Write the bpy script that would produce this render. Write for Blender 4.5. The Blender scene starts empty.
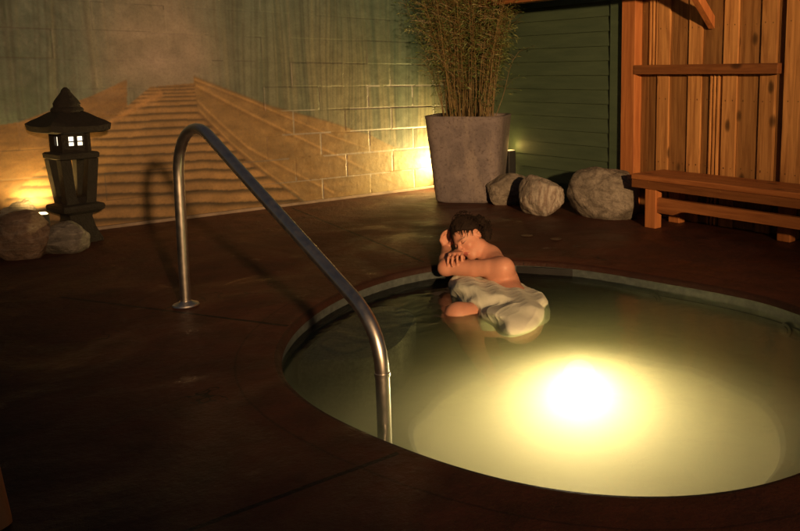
import bpy, bmesh, math, random
import numpy as np
from mathutils import Vector, Matrix, noise as mn

random.seed(7)
rng = np.random.default_rng(11)
scene = bpy.context.scene
COL = scene.collection
R = math.radians

# ------------------------------------------------------------------ camera calibration
FOC, PX, PY, HY, CAMH = 741.0, 560.0, 180.0, 78.0, 1.06      # measured on the 800x531 photograph
PIT = math.atan((PY - HY) / FOC)
CAM = Vector((0, 0, CAMH))

def ray(x, y):
    u = (x - PX) / FOC
    v = (PY - y) / FOC
    return Vector((u, math.cos(PIT) + v * math.sin(PIT), -math.sin(PIT) + v * math.cos(PIT)))

def at(x, y, z=0.0):                       # photo point -> point at height z
    r = ray(x, y)
    return CAM + r * ((z - CAMH) / r.z)

def atY(x, y, Y):                          # photo point -> point at depth Y
    r = ray(x, y)
    return CAM + r * (Y / r.y)

def onplane(x, y, P, n):
    r = ray(x, y)
    return CAM + r * ((P - CAM).dot(n) / r.dot(n))

# the two walls meet in a right-angled corner
KX = Vector((-0.978, 7.419, 0.0))
DM = Vector((0.7071, 0.7071, 0)); NM = Vector((0.7071, -0.7071, 0))      # mural wall: towards the corner / into the yard
DS = Vector((0.7071, -0.7071, 0)); NS = Vector((-0.7071, -0.7071, 0))    # siding and fence: away from the corner / into the yard
A_M, A_S = R(45), R(-45)

def mural_uv(x, y, d=0.0):                 # photo point -> (x along the wall (0 at the corner, negative to the left), height)
    p = onplane(x, y, KX + NM * d, NM)
    return ((p - KX).dot(DM), p.z)

def side_uv(x, y, d=0.0):
    p = onplane(x, y, KX + NS * d, NS)
    return ((p - KX).dot(DS), p.z)

def M_SIDE(u, d, z):                       # world point in the siding / fence frame
    return KX + DS * u + NS * d + Vector((0, 0, z))

# ------------------------------------------------------------------ object helpers
def link(o, parent=None):
    COL.objects.link(o)
    if parent is not None:
        o.parent = parent
    return o

def tag(o, label=None, cat=None, group=None, kind=None):
    if label: o['label'] = label
    if cat: o['category'] = cat
    if group: o['group'] = group
    if kind: o['kind'] = kind
    return o

def empty(name, loc=(0, 0, 0), rz=0.0):
    o = bpy.data.objects.new(name, None)
    o.location = loc
    o.rotation_euler = (0, 0, rz)
    o.empty_display_size = 0.1
    return link(o)

class MB:
    """collects shapes into one mesh; every vertex carries a tint value"""
    def __init__(s):
        s.v, s.f, s.t = [], [], []
    def add(s, verts, faces, tint=0.5):
        b = len(s.v)
        s.v += [tuple(v) for v in verts]
        s.f += [tuple(i + b for i in f) for f in faces]
        s.t += [tint] * len(verts)
    def box(s, x0, x1, y0, y1, z0, z1, tint=None, bev=0.0):
        if tint is None: tint = random.random()
        if bev <= 0:
            vs = [(x, y, z) for z in (z0, z1) for y in (y0, y1) for x in (x0, x1)]
            s.add(vs, [(0, 2, 3, 1), (4, 5, 7, 6), (0, 1, 5, 4), (2, 6, 7, 3), (0, 4, 6, 2), (1, 3, 7, 5)], tint)
            return
        bm = bmesh.new()
        bmesh.ops.create_cube(bm, size=1)
        for v in bm.verts:
            v.co = Vector(((x0 + x1) / 2 + v.co.x * (x1 - x0), (y0 + y1) / 2 + v.co.y * (y1 - y0), (z0 + z1) / 2 + v.co.z * (z1 - z0)))
        bmesh.ops.bevel(bm, geom=bm.edges[:], offset=bev, segments=2, profile=0.5, affect='EDGES')
        s.bm(bm, tint)
    def bm(s, bm, tint=0.5, mat=None):
        bm.verts.ensure_lookup_table()
        bm.verts.index_update()
        s.add([(mat @ v.co if mat else v.co) for v in bm.verts], [[v.index for v in f.verts] for f in bm.faces], tint)
        bm.free()
    def tube(s, pts, rad, n=10, tint=0.5, cap=True):
        pts = [Vector(p) for p in pts]
        rads = rad if isinstance(rad, (list, tuple)) else [rad] * len(pts)
        vs, fs = [], []
        up = None
        for i, p in enumerate(pts):
            d = (pts[min(i + 1, len(pts) - 1)] - pts[max(i - 1, 0)]).normalized()
            if up is None:
                up = Vector((0, 0, 1)) if abs(d.z) < 0.9 else Vector((1, 0, 0))
            a = d.cross(up).normalized()
            up = a.cross(d).normalized()
            for k in range(n):
                th = 2 * math.pi * k / n
                vs.append(p + (a * math.cos(th) + up * math.sin(th)) * rads[i])
        for i in range(len(pts) - 1):
            for k in range(n):
                k2 = (k + 1) % n
                fs.append((i * n + k, i * n + k2, (i + 1) * n + k2, (i + 1) * n + k))
        if cap:
            fs.append(tuple(range(n - 1, -1, -1)))
            fs.append(tuple((len(pts) - 1) * n + k for k in range(n)))
        s.add(vs, fs, tint)
    def lathe(s, c, prof, n=24, tint=0.5):
        vs, fs = [], []
        for (r, z) in prof:
            for k in range(n):
                th = 2 * math.pi * k / n
                vs.append((c[0] + r * math.cos(th), c[1] + r * math.sin(th), c[2] + z))
        for i in range(len(prof) - 1):
            for k in range(n):
                k2 = (k + 1) % n
                fs.append((i * n + k, i * n + k2, (i + 1) * n + k2, (i + 1) * n + k))
        fs.append(tuple(range(n - 1, -1, -1)))
        fs.append(tuple((len(prof) - 1) * n + k for k in range(n)))
        s.add(vs, fs, tint)
    def loft(s, rings, tint=0.5, cap=True):
        n = len(rings[0]); vs, fs = [], []
        for r in rings: vs += [tuple(p) for p in r]
        for i in range(len(rings) - 1):
            for k in range(n):
                k2 = (k + 1) % n
                fs.append((i * n + k, i * n + k2, (i + 1) * n + k2, (i + 1) * n + k))
        if cap:
            fs.append(tuple(range(n - 1, -1, -1)))
            fs.append(tuple((len(rings) - 1) * n + k for k in range(n)))
        s.add(vs, fs, tint)
    def build(s, name, mat, parent=None, smooth=False, angle=None, loc=None, rz=None):
        me = bpy.data.meshes.new(name)
        me.from_pydata(s.v, [], s.f)
        me.update()
        a = me.attributes.new('tint', 'FLOAT', 'POINT')
        a.data.foreach_set('value', s.t)
        if mat: me.materials.append(mat)
        if smooth:
            me.polygons.foreach_set('use_smooth', [True] * len(me.polygons))
            if angle is not None:
                me.set_sharp_from_angle(angle=R(angle))
        o = bpy.data.objects.new(name, me)
        if loc is not None: o.location = loc
        if rz is not None: o.rotation_euler = (0, 0, rz)
        return link(o, parent)

# ------------------------------------------------------------------ material helpers
class NT:
    def __init__(s, name):
        s.m = bpy.data.materials.new(name); s.m.use_nodes = True
        s.t = s.m.node_tree; s.n = s.t.nodes; s.l = s.t.links
        s.b = s.n['Principled BSDF']; s.out = s.n['Material Output']
        s._tc = None
    def node(s, typ, **kw):
        nd = s.n.new(typ)
        for k, v in kw.items(): setattr(nd, k, v)
        return nd
    def put(s, sock, v):
        if hasattr(v, 'is_linked') or isinstance(v, bpy.types.NodeSocket): s.l.new(v, sock)
        else: sock.default_value = v
    def coord(s, kind='Object'):
        if s._tc is None: s._tc = s.node('ShaderNodeTexCoord')
        return s._tc.outputs[kind]
    def mapping(s, scale=(1, 1, 1), vec=None, loc=(0, 0, 0)):
        m = s.node('ShaderNodeMapping')
        s.l.new(vec or s.coord(), m.inputs['Vector'])
        m.inputs['Scale'].default_value = scale
        m.inputs['Location'].default_value = loc
        return m.outputs[0]
    def noise(s, scale, detail=4, rough=0.55, vec=None, dist=0.0):
        nd = s.node('ShaderNodeTexNoise')
        s.l.new(vec or s.coord(), nd.inputs['Vector'])
        nd.inputs['Scale'].default_value = scale
        nd.inputs['Detail'].default_value = detail
        nd.inputs['Roughness'].default_value = rough
        nd.inputs['Distortion'].default_value = dist
        return nd.outputs[0]
    def ramp(s, fac, stops):
        r = s.node('ShaderNodeValToRGB')
        s.put(r.inputs[0], fac)
        el = r.color_ramp.elements
        while len(el) < len(stops): el.new(0.5)
        for e, (p, c) in zip(el, stops):
            e.position = p
            e.color = (*c, 1) if isinstance(c, (tuple, list)) else (c, c, c, 1)
        return r.outputs[0]
    def math(s, op, a, b=0.0, c=None):
        m = s.node('ShaderNodeMath', operation=op)
        s.put(m.inputs[0], a); s.put(m.inputs[1], b)
        if c is not None: s.put(m.inputs[2], c)
        return m.outputs[0]
    def mix(s, fac, a, b, blend='MIX'):
        m = s.node('ShaderNodeMix', data_type='RGBA', blend_type=blend)
        s.put(m.inputs[0], fac)
        for sk, v in ((m.inputs[6], a), (m.inputs[7], b)):
            if isinstance(v, (tuple, list)): v = (*v, 1) if len(v) == 3 else v
            s.put(sk, v)
        return m.outputs[2]
    def attr(s, name, out='Fac'):
        a = s.node('ShaderNodeAttribute', attribute_name=name)
        return a.outputs[out]
    def bump(s, h, strength=0.3, dist=0.01, normal=None):
        b = s.node('ShaderNodeBump')
        b.inputs['Strength'].default_value = strength
        b.inputs['Distance'].default_value = dist
        s.put(b.inputs['Height'], h)
        if normal is not None: s.l.new(normal, b.inputs['Normal'])
        s.l.new(b.outputs[0], s.b.inputs['Normal'])
        return b.outputs[0]
    def base(s, c):
        if isinstance(c, tuple): c = (*c, 1)
        s.put(s.b.inputs['Base Color'], c)
    def rough(s, v): s.put(s.b.inputs['Roughness'], v)

def wood(name, dark, light, grain_axis, knots=True, rough=0.55):
    t = NT(name)
    sc = [14.0, 14.0, 14.0]; sc[grain_axis] = 0.9
    tint = t.attr('tint')
    off = t.node('ShaderNodeCombineXYZ')
    k = t.math('MULTIPLY', tint, 37.0)
    for i in range(3): t.put(off.inputs[i], k)
    va = t.node('ShaderNodeVectorMath', operation='ADD')
    t.l.new(t.coord(), va.inputs[0]); t.l.new(off.outputs[0], va.inputs[1])
    v = t.mapping(tuple(sc), va.outputs[0])
    g = t.noise(2.2, 5, 0.6, v, 0.6)
    fine = t.noise(9, 3, 0.7, v)
    c = t.ramp(g, [(0.30, dark), (0.62, light)])
    c = t.mix(t.math('MULTIPLY', fine, 0.35), c, tuple(x * 0.55 for x in dark))
    br = t.ramp(tint, [(0.0, 0.34), (0.45, 0.62), (0.6, 1.0), (1.0, 1.2)])
    c = t.mix(1.0, c, br, 'MULTIPLY')
    c = t.mix(1.0, c, (1.35, 1.22, 1.1), 'MULTIPLY')
    if knots:
        ks = [7.0, 7.0, 7.0]; ks[grain_axis] = 3.4
        vor = t.node('ShaderNodeTexVoronoi')
        t.l.new(t.mapping(tuple(ks), va.outputs[0]), vor.inputs['Vector'])
        vor.inputs['Scale'].default_value = 1.0
        kn = t.ramp(t.math('ADD', vor.outputs['Distance'], t.math('MULTIPLY', t.math('SUBTRACT', fine, .5), .12)), [(0.07, 1.0), (0.12, 0.75), (0.19, 0.0)])
        c = t.mix(t.math('MULTIPLY', kn, 0.85), c, tuple(x * 0.22 for x in dark))
    t.base(c); t.rough(rough)
    t.bump(g, 0.25, 0.004)
    return t.m

def simple(name, col, rough=0.5, metal=0.0, var=0.25, scale=12, bump=0.2, bscale=60, bdist=0.003):
    t = NT(name)
    n = t.noise(scale, 5, 0.6)
    t.base(t.ramp(n, [(0.3, tuple(c * (1 - var) for c in col)), (0.7, tuple(c * (1 + var) for c in col))]))
    t.rough(rough); t.b.inputs['Metallic'].default_value = metal
    if bump: t.bump(t.noise(bscale, 4, 0.6), bump, bdist)
    return t.m

def glow(name, col, strength):
    t = NT(name)
    t.base((0.8, 0.8, 0.75))
    t.b.inputs['Emission Color'].default_value = (*col, 1)
    t.b.inputs['Emission Strength'].default_value = strength
    return t.m

# ------------------------------------------------------------------ pool outline
FC = [1.1696, -0.023, 0.0236, -0.0097, -0.1169, 0.0233, 0.0107, 0.0068, 0.0336]
PC = Vector((0.03, 2.98, 0))
def rad_pool(th):
    r = FC[0]
    for k in range(1, 5):
        r += FC[2 * k - 1] * math.cos(k * th) + FC[2 * k] * math.sin(k * th)
    return r
PITPTS = [(-.14, 3.66), (.1, 3.72), (.38, 3.62), (.72, 3.40), (.90, 3.05), (.86, 2.72), (.62, 2.36), (.25, 2.08), (-.12, 2.10),
          (-.42, 2.36), (-.58, 2.78), (-.54, 3.16), (-.36, 3.46)]
_pa = sorted((math.atan2(y - PC.y, x - PC.x), math.hypot(x - PC.x, y - PC.y)) for x, y in PITPTS)
def rad_pit(th):
    th = (th + math.pi) % (2 * math.pi) - math.pi
    ws = ss = 0
    for a, r in _pa:
        d = abs((th - a + math.pi) % (2 * math.pi) - math.pi)
        w = math.exp(-(d / 0.22) ** 2)
        ws += w; ss += w * r
    return ss / ws
NP = 192
TH = [2 * math.pi * k / NP for k in range(NP)]
def ring(fn, z):
    return [(PC.x + fn(t) * math.cos(t), PC.y + fn(t) * math.sin(t), z) for t in TH]
WATER_Z = -0.075

# ------------------------------------------------------------------ materials of the setting
def deck_material():
    t = NT('stained_concrete')
    big = t.noise(1.1, 6, 0.6, dist=0.4)
    mid = t.noise(5.5, 6, 0.65)
    fine = t.noise(38, 5, 0.7)
    c = t.ramp(big, [(0.25, (0.038, 0.0115, 0.007)), (0.5, (0.074, 0.0235, 0.014)), (0.78, (0.112, 0.039, 0.023))])
    c = t.mix(t.ramp(mid, [(0.42, 0.0), (0.68, 0.65)]), c, (0.020, 0.010, 0.006))
    c = t.mix(t.ramp(fine, [(0.55, 0.0), (0.8, 0.35)]), c, (0.14, 0.075, 0.04))
    # saw-cut control joints
    geo = t.node('ShaderNodeNewGeometry')
    sep = t.node('ShaderNodeSeparateXYZ'); t.l.new(geo.outputs['Position'], sep.inputs[0])
    jw = None
    wob = t.math('MULTIPLY', t.math('SUBTRACT', t.noise(9, 3), 0.5), 0.012)
    for (p, q) in JOINTS:
        d = (q - p); L = d.length; d.normalize(); n = Vector((-d.y, d.x, 0))
        dist = t.math('ADD', t.math('MULTIPLY', sep.outputs[0], n.x), t.math('MULTIPLY', sep.outputs[1], n.y))
        dist = t.math('ABSOLUTE', t.math('ADD', t.math('SUBTRACT', dist, p.x * n.x + p.y * n.y), wob))
        al = t.math('ADD', t.math('MULTIPLY', sep.outputs[0], d.x), t.math('MULTIPLY', sep.outputs[1], d.y))
        al = t.math('SUBTRACT', al, p.x * d.x + p.y * d.y)
        inside = t.math('MULTIPLY', t.math('GREATER_THAN', al, 0.0), t.math('LESS_THAN', al, L))
        line = t.math('MULTIPLY', t.math('LESS_THAN', dist, 0.009), inside)
        jw = line if jw is None else t.math('MAXIMUM', jw, line)
    # a tooled band round the pool
    rp = t.attr('rim')
    band = t.math('LESS_THAN', t.math('ABSOLUTE', t.math('ADD', t.math('SUBTRACT', rp, 0.16), wob)), 0.004)
    jw = t.math('MAXIMUM', jw, t.math('MULTIPLY', band, .45))
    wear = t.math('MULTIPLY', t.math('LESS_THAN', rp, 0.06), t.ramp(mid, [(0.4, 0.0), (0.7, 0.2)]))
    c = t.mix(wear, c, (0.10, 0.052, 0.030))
    c = t.mix(t.math('MULTIPLY', t.math('LESS_THAN', rp, 0.022), .7), c, (0.016, 0.008, 0.006))  # lip darkened in the colour, offsetting lamp light on its rounded edge
    c = t.mix(jw, c, (0.006, 0.004, 0.003))
    vor = t.node('ShaderNodeTexVoronoi', feature='DISTANCE_TO_EDGE')
    wv = t.node('ShaderNodeVectorMath', operation='ADD'); nz = t.node('ShaderNodeTexNoise'); nz.inputs['Scale'].default_value = 3.0; nz.inputs['Detail'].default_value = 5
    t.l.new(t.coord(), nz.inputs['Vector']); t.l.new(t.coord(), wv.inputs[0]); t.l.new(nz.outputs['Color'], wv.inputs[1])
    t.l.new(wv.outputs[0], vor.inputs['Vector']); vor.inputs['Scale'].default_value = 0.62
    crack = t.math('MULTIPLY', t.math('LESS_THAN', vor.outputs['Distance'], 0.0035), t.ramp(t.noise(0.9, 2), [(0.5, 0.0), (0.56, 1.0)]))
    jw = t.math('MAXIMUM', jw, t.math('MULTIPLY', crack, .8))
    c = t.mix(crack, c, (0.008, 0.005, 0.004))
    pits = t.ramp(t.noise(120, 4, 0.75), [(0.60, 0.0), (0.70, 1.0)])
    c = t.mix(t.math('MULTIPLY', pits, .6), c, (0.012, 0.007, 0.005))
    t.base(c)
    wet = t.ramp(t.noise(1.7, 5, 0.6, dist=0.8), [(0.44, 0.68), (0.62, 0.43)])
    rg = t.math('ADD', wet, t.math('MULTIPLY', t.math('SUBTRACT', fine, 0.5), 0.25))
    pud = t.ramp(t.noise(3.4, 7, 0.62, dist=0.5), [(0.63, 0.0), (0.68, 1.0)])
    rg = t.math('MULTIPLY', rg, t.math('SUBTRACT', 1.0, t.math('MULTIPLY', pud, .5)))
    t.rough(rg)
    t.b.inputs['Specular IOR Level'].default_value = 0.33
    h = t.math('ADD', t.math('MULTIPLY', big, 1.2), t.math('ADD', t.math('MULTIPLY', mid, 0.9), t.math('MULTIPLY', fine, 0.34)))
    h = t.math('SUBTRACT', h, t.math('ADD', t.math('MULTIPLY', jw, 0.9), t.math('MULTIPLY', pits, .18)))
    t.bump(h, 0.55, 0.02)
    return t.m

JOINTS = [(at(60, 297), at(288, 326)), (at(292, 208), at(424, 262)), (at(120, 556), at(398, 453))]
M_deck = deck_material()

def deck():
    prof = [(-0.004, -0.03), (0.002, -0.012), (0.012, -0.003), (0.03, 0.0), (0.10, 0.0), (0.25, 0), (0.6, 0), (1.2, 0), (2.4, 0), (4.5, 0), (9, 0), (24, 0)]
    vs, fs, rim = [], [], []
    for (o, z) in prof:
        for t in TH:
            r = rad_pool(t)
            rr = r + o if o < 0.7 else (r * max(0, 1 - (o - 0.6) / 4) + (1.17) * min(1, (o - 0.6) / 4)) + o
            vs.append((PC.x + rr * math.cos(t), PC.y + rr * math.sin(t), z)); rim.append(o)
    for i in range(len(prof) - 1):
        for k in range(NP):
            k2 = (k + 1) % NP
            fs.append((i * NP + k, (i + 1) * NP + k, (i + 1) * NP + k2, i * NP + k2))
    me = bpy.data.meshes.new('pool_deck'); me.from_pydata(vs, [], fs); me.update()
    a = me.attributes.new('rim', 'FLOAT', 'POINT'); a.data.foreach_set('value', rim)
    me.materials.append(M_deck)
    me.polygons.foreach_set('use_smooth', [True] * len(me.polygons))
    o = link(bpy.data.objects.new('ground', me))
    tag(o, 'dark brown stained concrete deck around the tub', kind='structure')
deck()

# ------------------------------------------------------------------ the sunken tub
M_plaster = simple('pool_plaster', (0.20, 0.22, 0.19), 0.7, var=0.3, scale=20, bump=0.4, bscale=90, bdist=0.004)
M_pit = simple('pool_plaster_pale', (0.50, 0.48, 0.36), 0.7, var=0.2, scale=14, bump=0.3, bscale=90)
M_tile = simple('waterline_tile', (0.075, 0.095, 0.10), 0.35, var=0.35, scale=30, bump=0.2, bscale=40)
M_dark = simple('dark_plastic', (0.02, 0.022, 0.025), 0.5, var=0.2)
M_white = simple('white_plastic', (0.55, 0.57, 0.55), 0.45, var=0.08, bump=0)
M_chrome = NT('brushed_steel')
M_chrome.base((0.72, 0.70, 0.68)); M_chrome.b.inputs['Metallic'].default_value = 1.0
M_chrome.rough(M_chrome.ramp(M_chrome.noise(30, 4), [(0.3, 0.30), (0.7, 0.40)])); M_chrome = M_chrome.m
BENCH_Z, PIT_Z = -0.36, -0.95

tub = empty('hot_tub', (PC.x, PC.y, PIT_Z))
tag(tub, 'sunken oval hot tub full of cloudy glowing water', 'hot tub')
def tubpart(name, mb, mat, smooth=True, angle=40):
    o = mb.build(name, mat, tub, smooth, angle)
    o.location = (-PC.x, -PC.y, -PIT_Z)
    return o
m = MB(); m.loft([ring(lambda t: rad_pool(t) - 0.004, -0.030), ring(lambda t: rad_pool(t) + 0.006, -0.034), ring(lambda t: rad_pool(t) + 0.006, -0.10),
                  ring(lambda t: rad_pool(t), -0.104)], cap=False)
tubpart('tile_band', m, M_tile)
m = MB(); m.loft([ring(lambda t: rad_pool(t) + 0.004, -0.10), ring(lambda t: rad_pool(t) - 0.002, BENCH_Z + 0.04),
                  ring(lambda t: rad_pool(t) - 0.04, BENCH_Z)], cap=False)
tubpart('wall', m, M_plaster)
m = MB(); m.loft([ring(lambda t: rad_pool(t) - 0.039, BENCH_Z - 0.001), ring(lambda t: rad_pit(t) + 0.02, BENCH_Z), ring(lambda t: rad_pit(t), BENCH_Z - 0.02),
                  ring(lambda t: rad_pit(t), BENCH_Z - 0.03)], cap=False)
tubpart('seat_ledge', m, M_plaster)
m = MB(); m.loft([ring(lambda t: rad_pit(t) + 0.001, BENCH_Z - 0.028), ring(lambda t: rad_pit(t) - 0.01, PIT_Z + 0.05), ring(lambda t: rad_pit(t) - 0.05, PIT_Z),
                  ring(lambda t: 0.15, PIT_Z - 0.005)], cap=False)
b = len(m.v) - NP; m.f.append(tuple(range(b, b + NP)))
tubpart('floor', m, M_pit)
# entry step: a round-cornered lobe against the left wall
m = MB()
cst = Vector((-0.99, 3.44, 0))
lob = []
for k in range(48):
    th = 2 * math.pi * k / 48
    lob.append((cst.x + 0.27 * math.copysign(abs(math.cos(th)) ** 0.7, math.cos(th)), cst.y + 0.40 * math.copysign(abs(math.sin(th)) ** 0.7, math.sin(th))))
def clampin(p, off):
    dx, dy = p[0] - PC.x, p[1] - PC.y
    th = math.atan2(dy, dx); r = min(math.hypot(dx, dy), rad_pool(th) - off)
    return (PC.x + r * math.cos(th), PC.y + r * math.sin(th))
top = [clampin(p, 0.006) for p in lob]
m.loft([[(x, y, BENCH_Z + 0.001) for x, y in top], [(x, y, -0.165) for x, y in top],
        [(cst.x + (x - cst.x) * .96, cst.y + (y - cst.y) * .96, -0.145) for x, y in top]])
tubpart('entry_step', m, simple('speckled_step', (0.42, 0.44, 0.40), 0.75, var=0.7, scale=70, bump=0.5, bscale=110, bdist=0.004))
# skimmer mouth in the far wall, two return fittings
def rim_at(x):          # far rim point at a given x
    t = math.pi / 2
    for _ in range(60):
        t += (PC.x + rad_pool(t) * math.cos(t) - x) * 0.5
    return t
def wall_box(t, w, z0, z1, depth, m, tint=0.5):
    r = rad_pool(t); d = Vector((math.cos(t), math.sin(t), 0))
    d2 = (Vector((PC.x + rad_pool(t + .02) * math.cos(t + .02), PC.y + rad_pool(t + .02) * math.sin(t + .02), 0)) -
          Vector((PC.x + rad_pool(t - .02) * math.cos(t - .02), PC.y + rad_pool(t - .02) * math.sin(t - .02), 0))).normalized()
    nrm = Vector((-d2.y, d2.x, 0)); nrm = nrm if nrm.dot(d) < 0 else -nrm
    c = Vector((PC.x + r * math.cos(t), PC.y + r * math.sin(t), 0))
    return c, d2, nrm
t_sk = rim_at(-0.09)
c, tg, nr = wall_box(t_sk, 0, 0, 0, 0, None)
m = MB()
for (u0, u1, z0, z1, dd) in [(-.17, .17, -.092, -.036, .012)]:
    vs = [c + tg * u + nr * d + Vector((0, 0, z)) for z in (z0, z1) for d in (-.02, dd) for u in (u0, u1)]
    m.add(vs, [(0, 2, 3, 1), (4, 5, 7, 6), (0, 1, 5, 4), (2, 6, 7, 3), (0, 4, 6, 2), (1, 3, 7, 5)])
sk = tubpart('skimmer_mouth', m, M_dark, False)
for px, py in ((651, 297), (778, 326)):
    p = at(px, py, -0.10)
    t = math.atan2(p.y - PC.y, p.x - PC.x)
    c, tg, nr = wall_box(t, 0, 0, 0, 0, None)
    m = MB()
    cc = c + Vector((0, 0, -0.125))
    for (r0, d0) in ((.034, .010), (.018, .016)):
        vs = [cc + (tg * math.cos(a) + Vector((0, 0, 1)) * math.sin(a)) * rr + nr * dd for rr, dd in ((r0, -.01), (r0, d0)) for a in [2 * math.pi * k / 20 for k in range(20)]]
        m.loft([vs[:20], vs[20:]])
    tubpart('return_jet', m, M_plaster, True, 40)
# underwater lamp in the far riser of the pit
tl = math.atan2(3.7 - PC.y, 0.10 - PC.x)
LC = Vector((PC.x + (rad_pit(tl) - .012) * math.cos(tl), PC.y + (rad_pit(tl) - .012) * math.sin(tl), -0.475))
m = MB()
vs = lambda r, y, n=28: [(LC.x + r * math.cos(2 * math.pi * k / n), LC.y + y, LC.z + r * math.sin(2 * math.pi * k / n)) for k in range(n)]
m.loft([vs(.115, .02), vs(.115, -.012), vs(.10, -.022), vs(.088, -.022)], cap=False)
lampfix = tubpart('pool_lamp', m, M_chrome, True, 40)
m = MB(); m.loft([vs(.089, -.016), vs(.06, -.030), vs(.01, -.036)])
o = m.build('lens', glow('pool_lamp_glow', (1.0, 0.90, 0.55), 2.5), lampfix, True, 50)

# ------------------------------------------------------------------ water
def water():
    t = NT('cloudy_water')
    t.n.remove(t.b)
    fr = t.node('ShaderNodeFresnel'); fr.inputs['IOR'].default_value = 1.33
    tr = t.node('ShaderNodeBsdfTransparent'); tr.inputs[0].default_value = (0.97, 0.985, 0.96, 1)
    gl = t.node('ShaderNodeBsdfGlossy'); gl.inputs['Roughness'].default_value = 0.03
    b = t.node('ShaderNodeBump'); b.inputs['Strength'].default_value = 0.32; b.inputs['Distance'].default_value = 0.02
    n1 = t.noise(6.5, 4, 0.5, dist=0.5)
    t.l.new(n1, b.inputs['Height'])
    t.l.new(b.outputs[0], gl.inputs['Normal']); t.l.new(b.outputs[0], fr.inputs['Normal'])
    mx = t.node('ShaderNodeMixShader')
    t.l.new(fr.outputs[0], mx.inputs[0]); t.l.new(tr.outputs[0], mx.inputs[1]); t.l.new(gl.outputs[0], mx.inputs[2])
    t.l.new(mx.outputs[0], t.out.inputs['Surface'])
    pv = t.node('ShaderNodeVolumePrincipled')
    pv.inputs['Color'].default_value = (0.76, 0.73, 0.46, 1)
    pv.inputs['Absorption Color'].default_value = (0.86, 0.66, 0.24, 1)
    pv.inputs['Density'].default_value = 3.4
    pv.inputs['Anisotropy'].default_value = 0.35
    t.l.new(pv.outputs[0], t.out.inputs['Volume'])
    m = MB()
    m.loft([ring(lambda q: rad_pool(q) + 0.02, PIT_Z - 0.06), ring(lambda q: rad_pool(q) + 0.02, WATER_Z)])
    o = m.build('water', t.m)
    tag(o, 'cloudy yellow green tub water lit from below', kind='structure')
water()

# ------------------------------------------------------------------ handrail
M_steel = M_chrome
P0, P1 = at(186, 306), at(383, 428, -0.1)
hd = (P1 - P0); hd.z = 0; hl = hd.length; hd.normalize(); hn = Vector((hd.y, -hd.x, 0))
def rail_pt(x, y):
    p = onplane(x, y, P0, hn)
    return ((p - P0).dot(hd), p.z)
rail = empty('handrail', P0)
tag(rail, 'polished steel grab rail arching from the deck down into the tub', 'handrail')
key = [(0.0, 0.0), (0.006, 0.20), (0.014, 0.42), (0.019, 0.58)]
arch = []
for k in range(13):                       # round bend at the top
    a = math.pi - k / 12 * R(115.7)
    arch.append((0.255 + 0.235 * math.cos(a), 0.61 + 0.235 * math.sin(a)))
s1 = rail_pt(352, 296)
mid = [(arch[-1][0] + (s1[0] - arch[-1][0]) * q, arch[-1][1] + (s1[1] - arch[-1][1]) * q) for q in (.25, .5, .75, 1.0)]
low = []
c0, c1, c2 = s1, (1.545, 0.255), (1.555, 0.10)
for k in range(1, 9):
    q = k / 8
    low.append(tuple((1 - q) ** 2 * c0[i] + 2 * q * (1 - q) * c1[i] + q * q * c2[i] for i in (0, 1)))
path = key + arch + mid + low + [(1.556, -0.02), (1.556, -0.14), (1.556, -0.30)]
m = MB()
m.tube([hd * s + Vector((0, 0, z)) for s, z in path], 0.0235, 20)
m.build('tube', M_steel, rail, True, 60)
m = MB(); m.lathe((0, 0, 0), [(0.055, 0.001), (0.058, 0.006), (0.055, 0.012), (0.034, 0.020), (0.027, 0.026)], 28)
m.build('flange', M_steel, rail, True, 35)
m = MB(); q = hd * 1.556; m.lathe((q.x, q.y, 0.085), [(0.0262, 0), (0.0262, 0.012)], 20)
m.build('collar', M_steel, rail, True, 35)
m = MB(); m.lathe((q.x, q.y, -0.19), [(0.046, 0), (0.050, 0.005), (0.046, 0.016), (0.027, 0.024)], 28)
m.build('flange', M_white, rail, True, 35)
m = MB(); m.tube([q + Vector((0, 0, -.10)), q + Vector((hn.x * -.0, hn.y, 0)) * 0 + hd * .06 + Vector((0, 0, -.10)), q - q + hd * 1.66 + Vector((0, 0, -.10))], 0.012, 10)

# ------------------------------------------------------------------ mural wall
def vnoise(x, y, seed):
    """smooth value noise on numpy arrays"""
    g = np.random.default_rng(seed).random((257, 257))
    xi = np.floor(x).astype(int); yi = np.floor(y).astype(int)
    fx = x - xi; fy = y - yi
    fx = fx * fx * (3 - 2 * fx); fy = fy * fy * (3 - 2 * fy)
    a = g[xi % 257, yi % 257]; b = g[(xi + 1) % 257, yi % 257]; c = g[xi % 257, (yi + 1) % 257]; d = g[(xi + 1) % 257, (yi + 1) % 257]
    return (a * (1 - fx) + b * fx) * (1 - fy) + (c * (1 - fx) + d * fx) * fy
def fbm(x, y, seed, o=4):
    s = 0; a = 0.5; n = 0
    for i in range(o):
        s = s + a * vnoise(x * 2 ** i, y * 2 ** i, seed + i); n += a; a *= 0.5
    return s / n
def inpoly(X, Y, poly):
    r = np.zeros(X.shape, bool); n = len(poly)
    for i in range(n):
        (x1, y1), (x2, y2) = poly[i], poly[(i + 1) % n]
        c = ((y1 > Y) != (y2 > Y)) & (X < (x2 - x1) * (Y - y1) / (y2 - y1 + 1e-9) + x1)
        r ^= c
    return r
def sstep(a, b, x):
    t = np.clip((x - a) / (b - a), 0, 1); return t * t * (3 - 2 * t)

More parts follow.
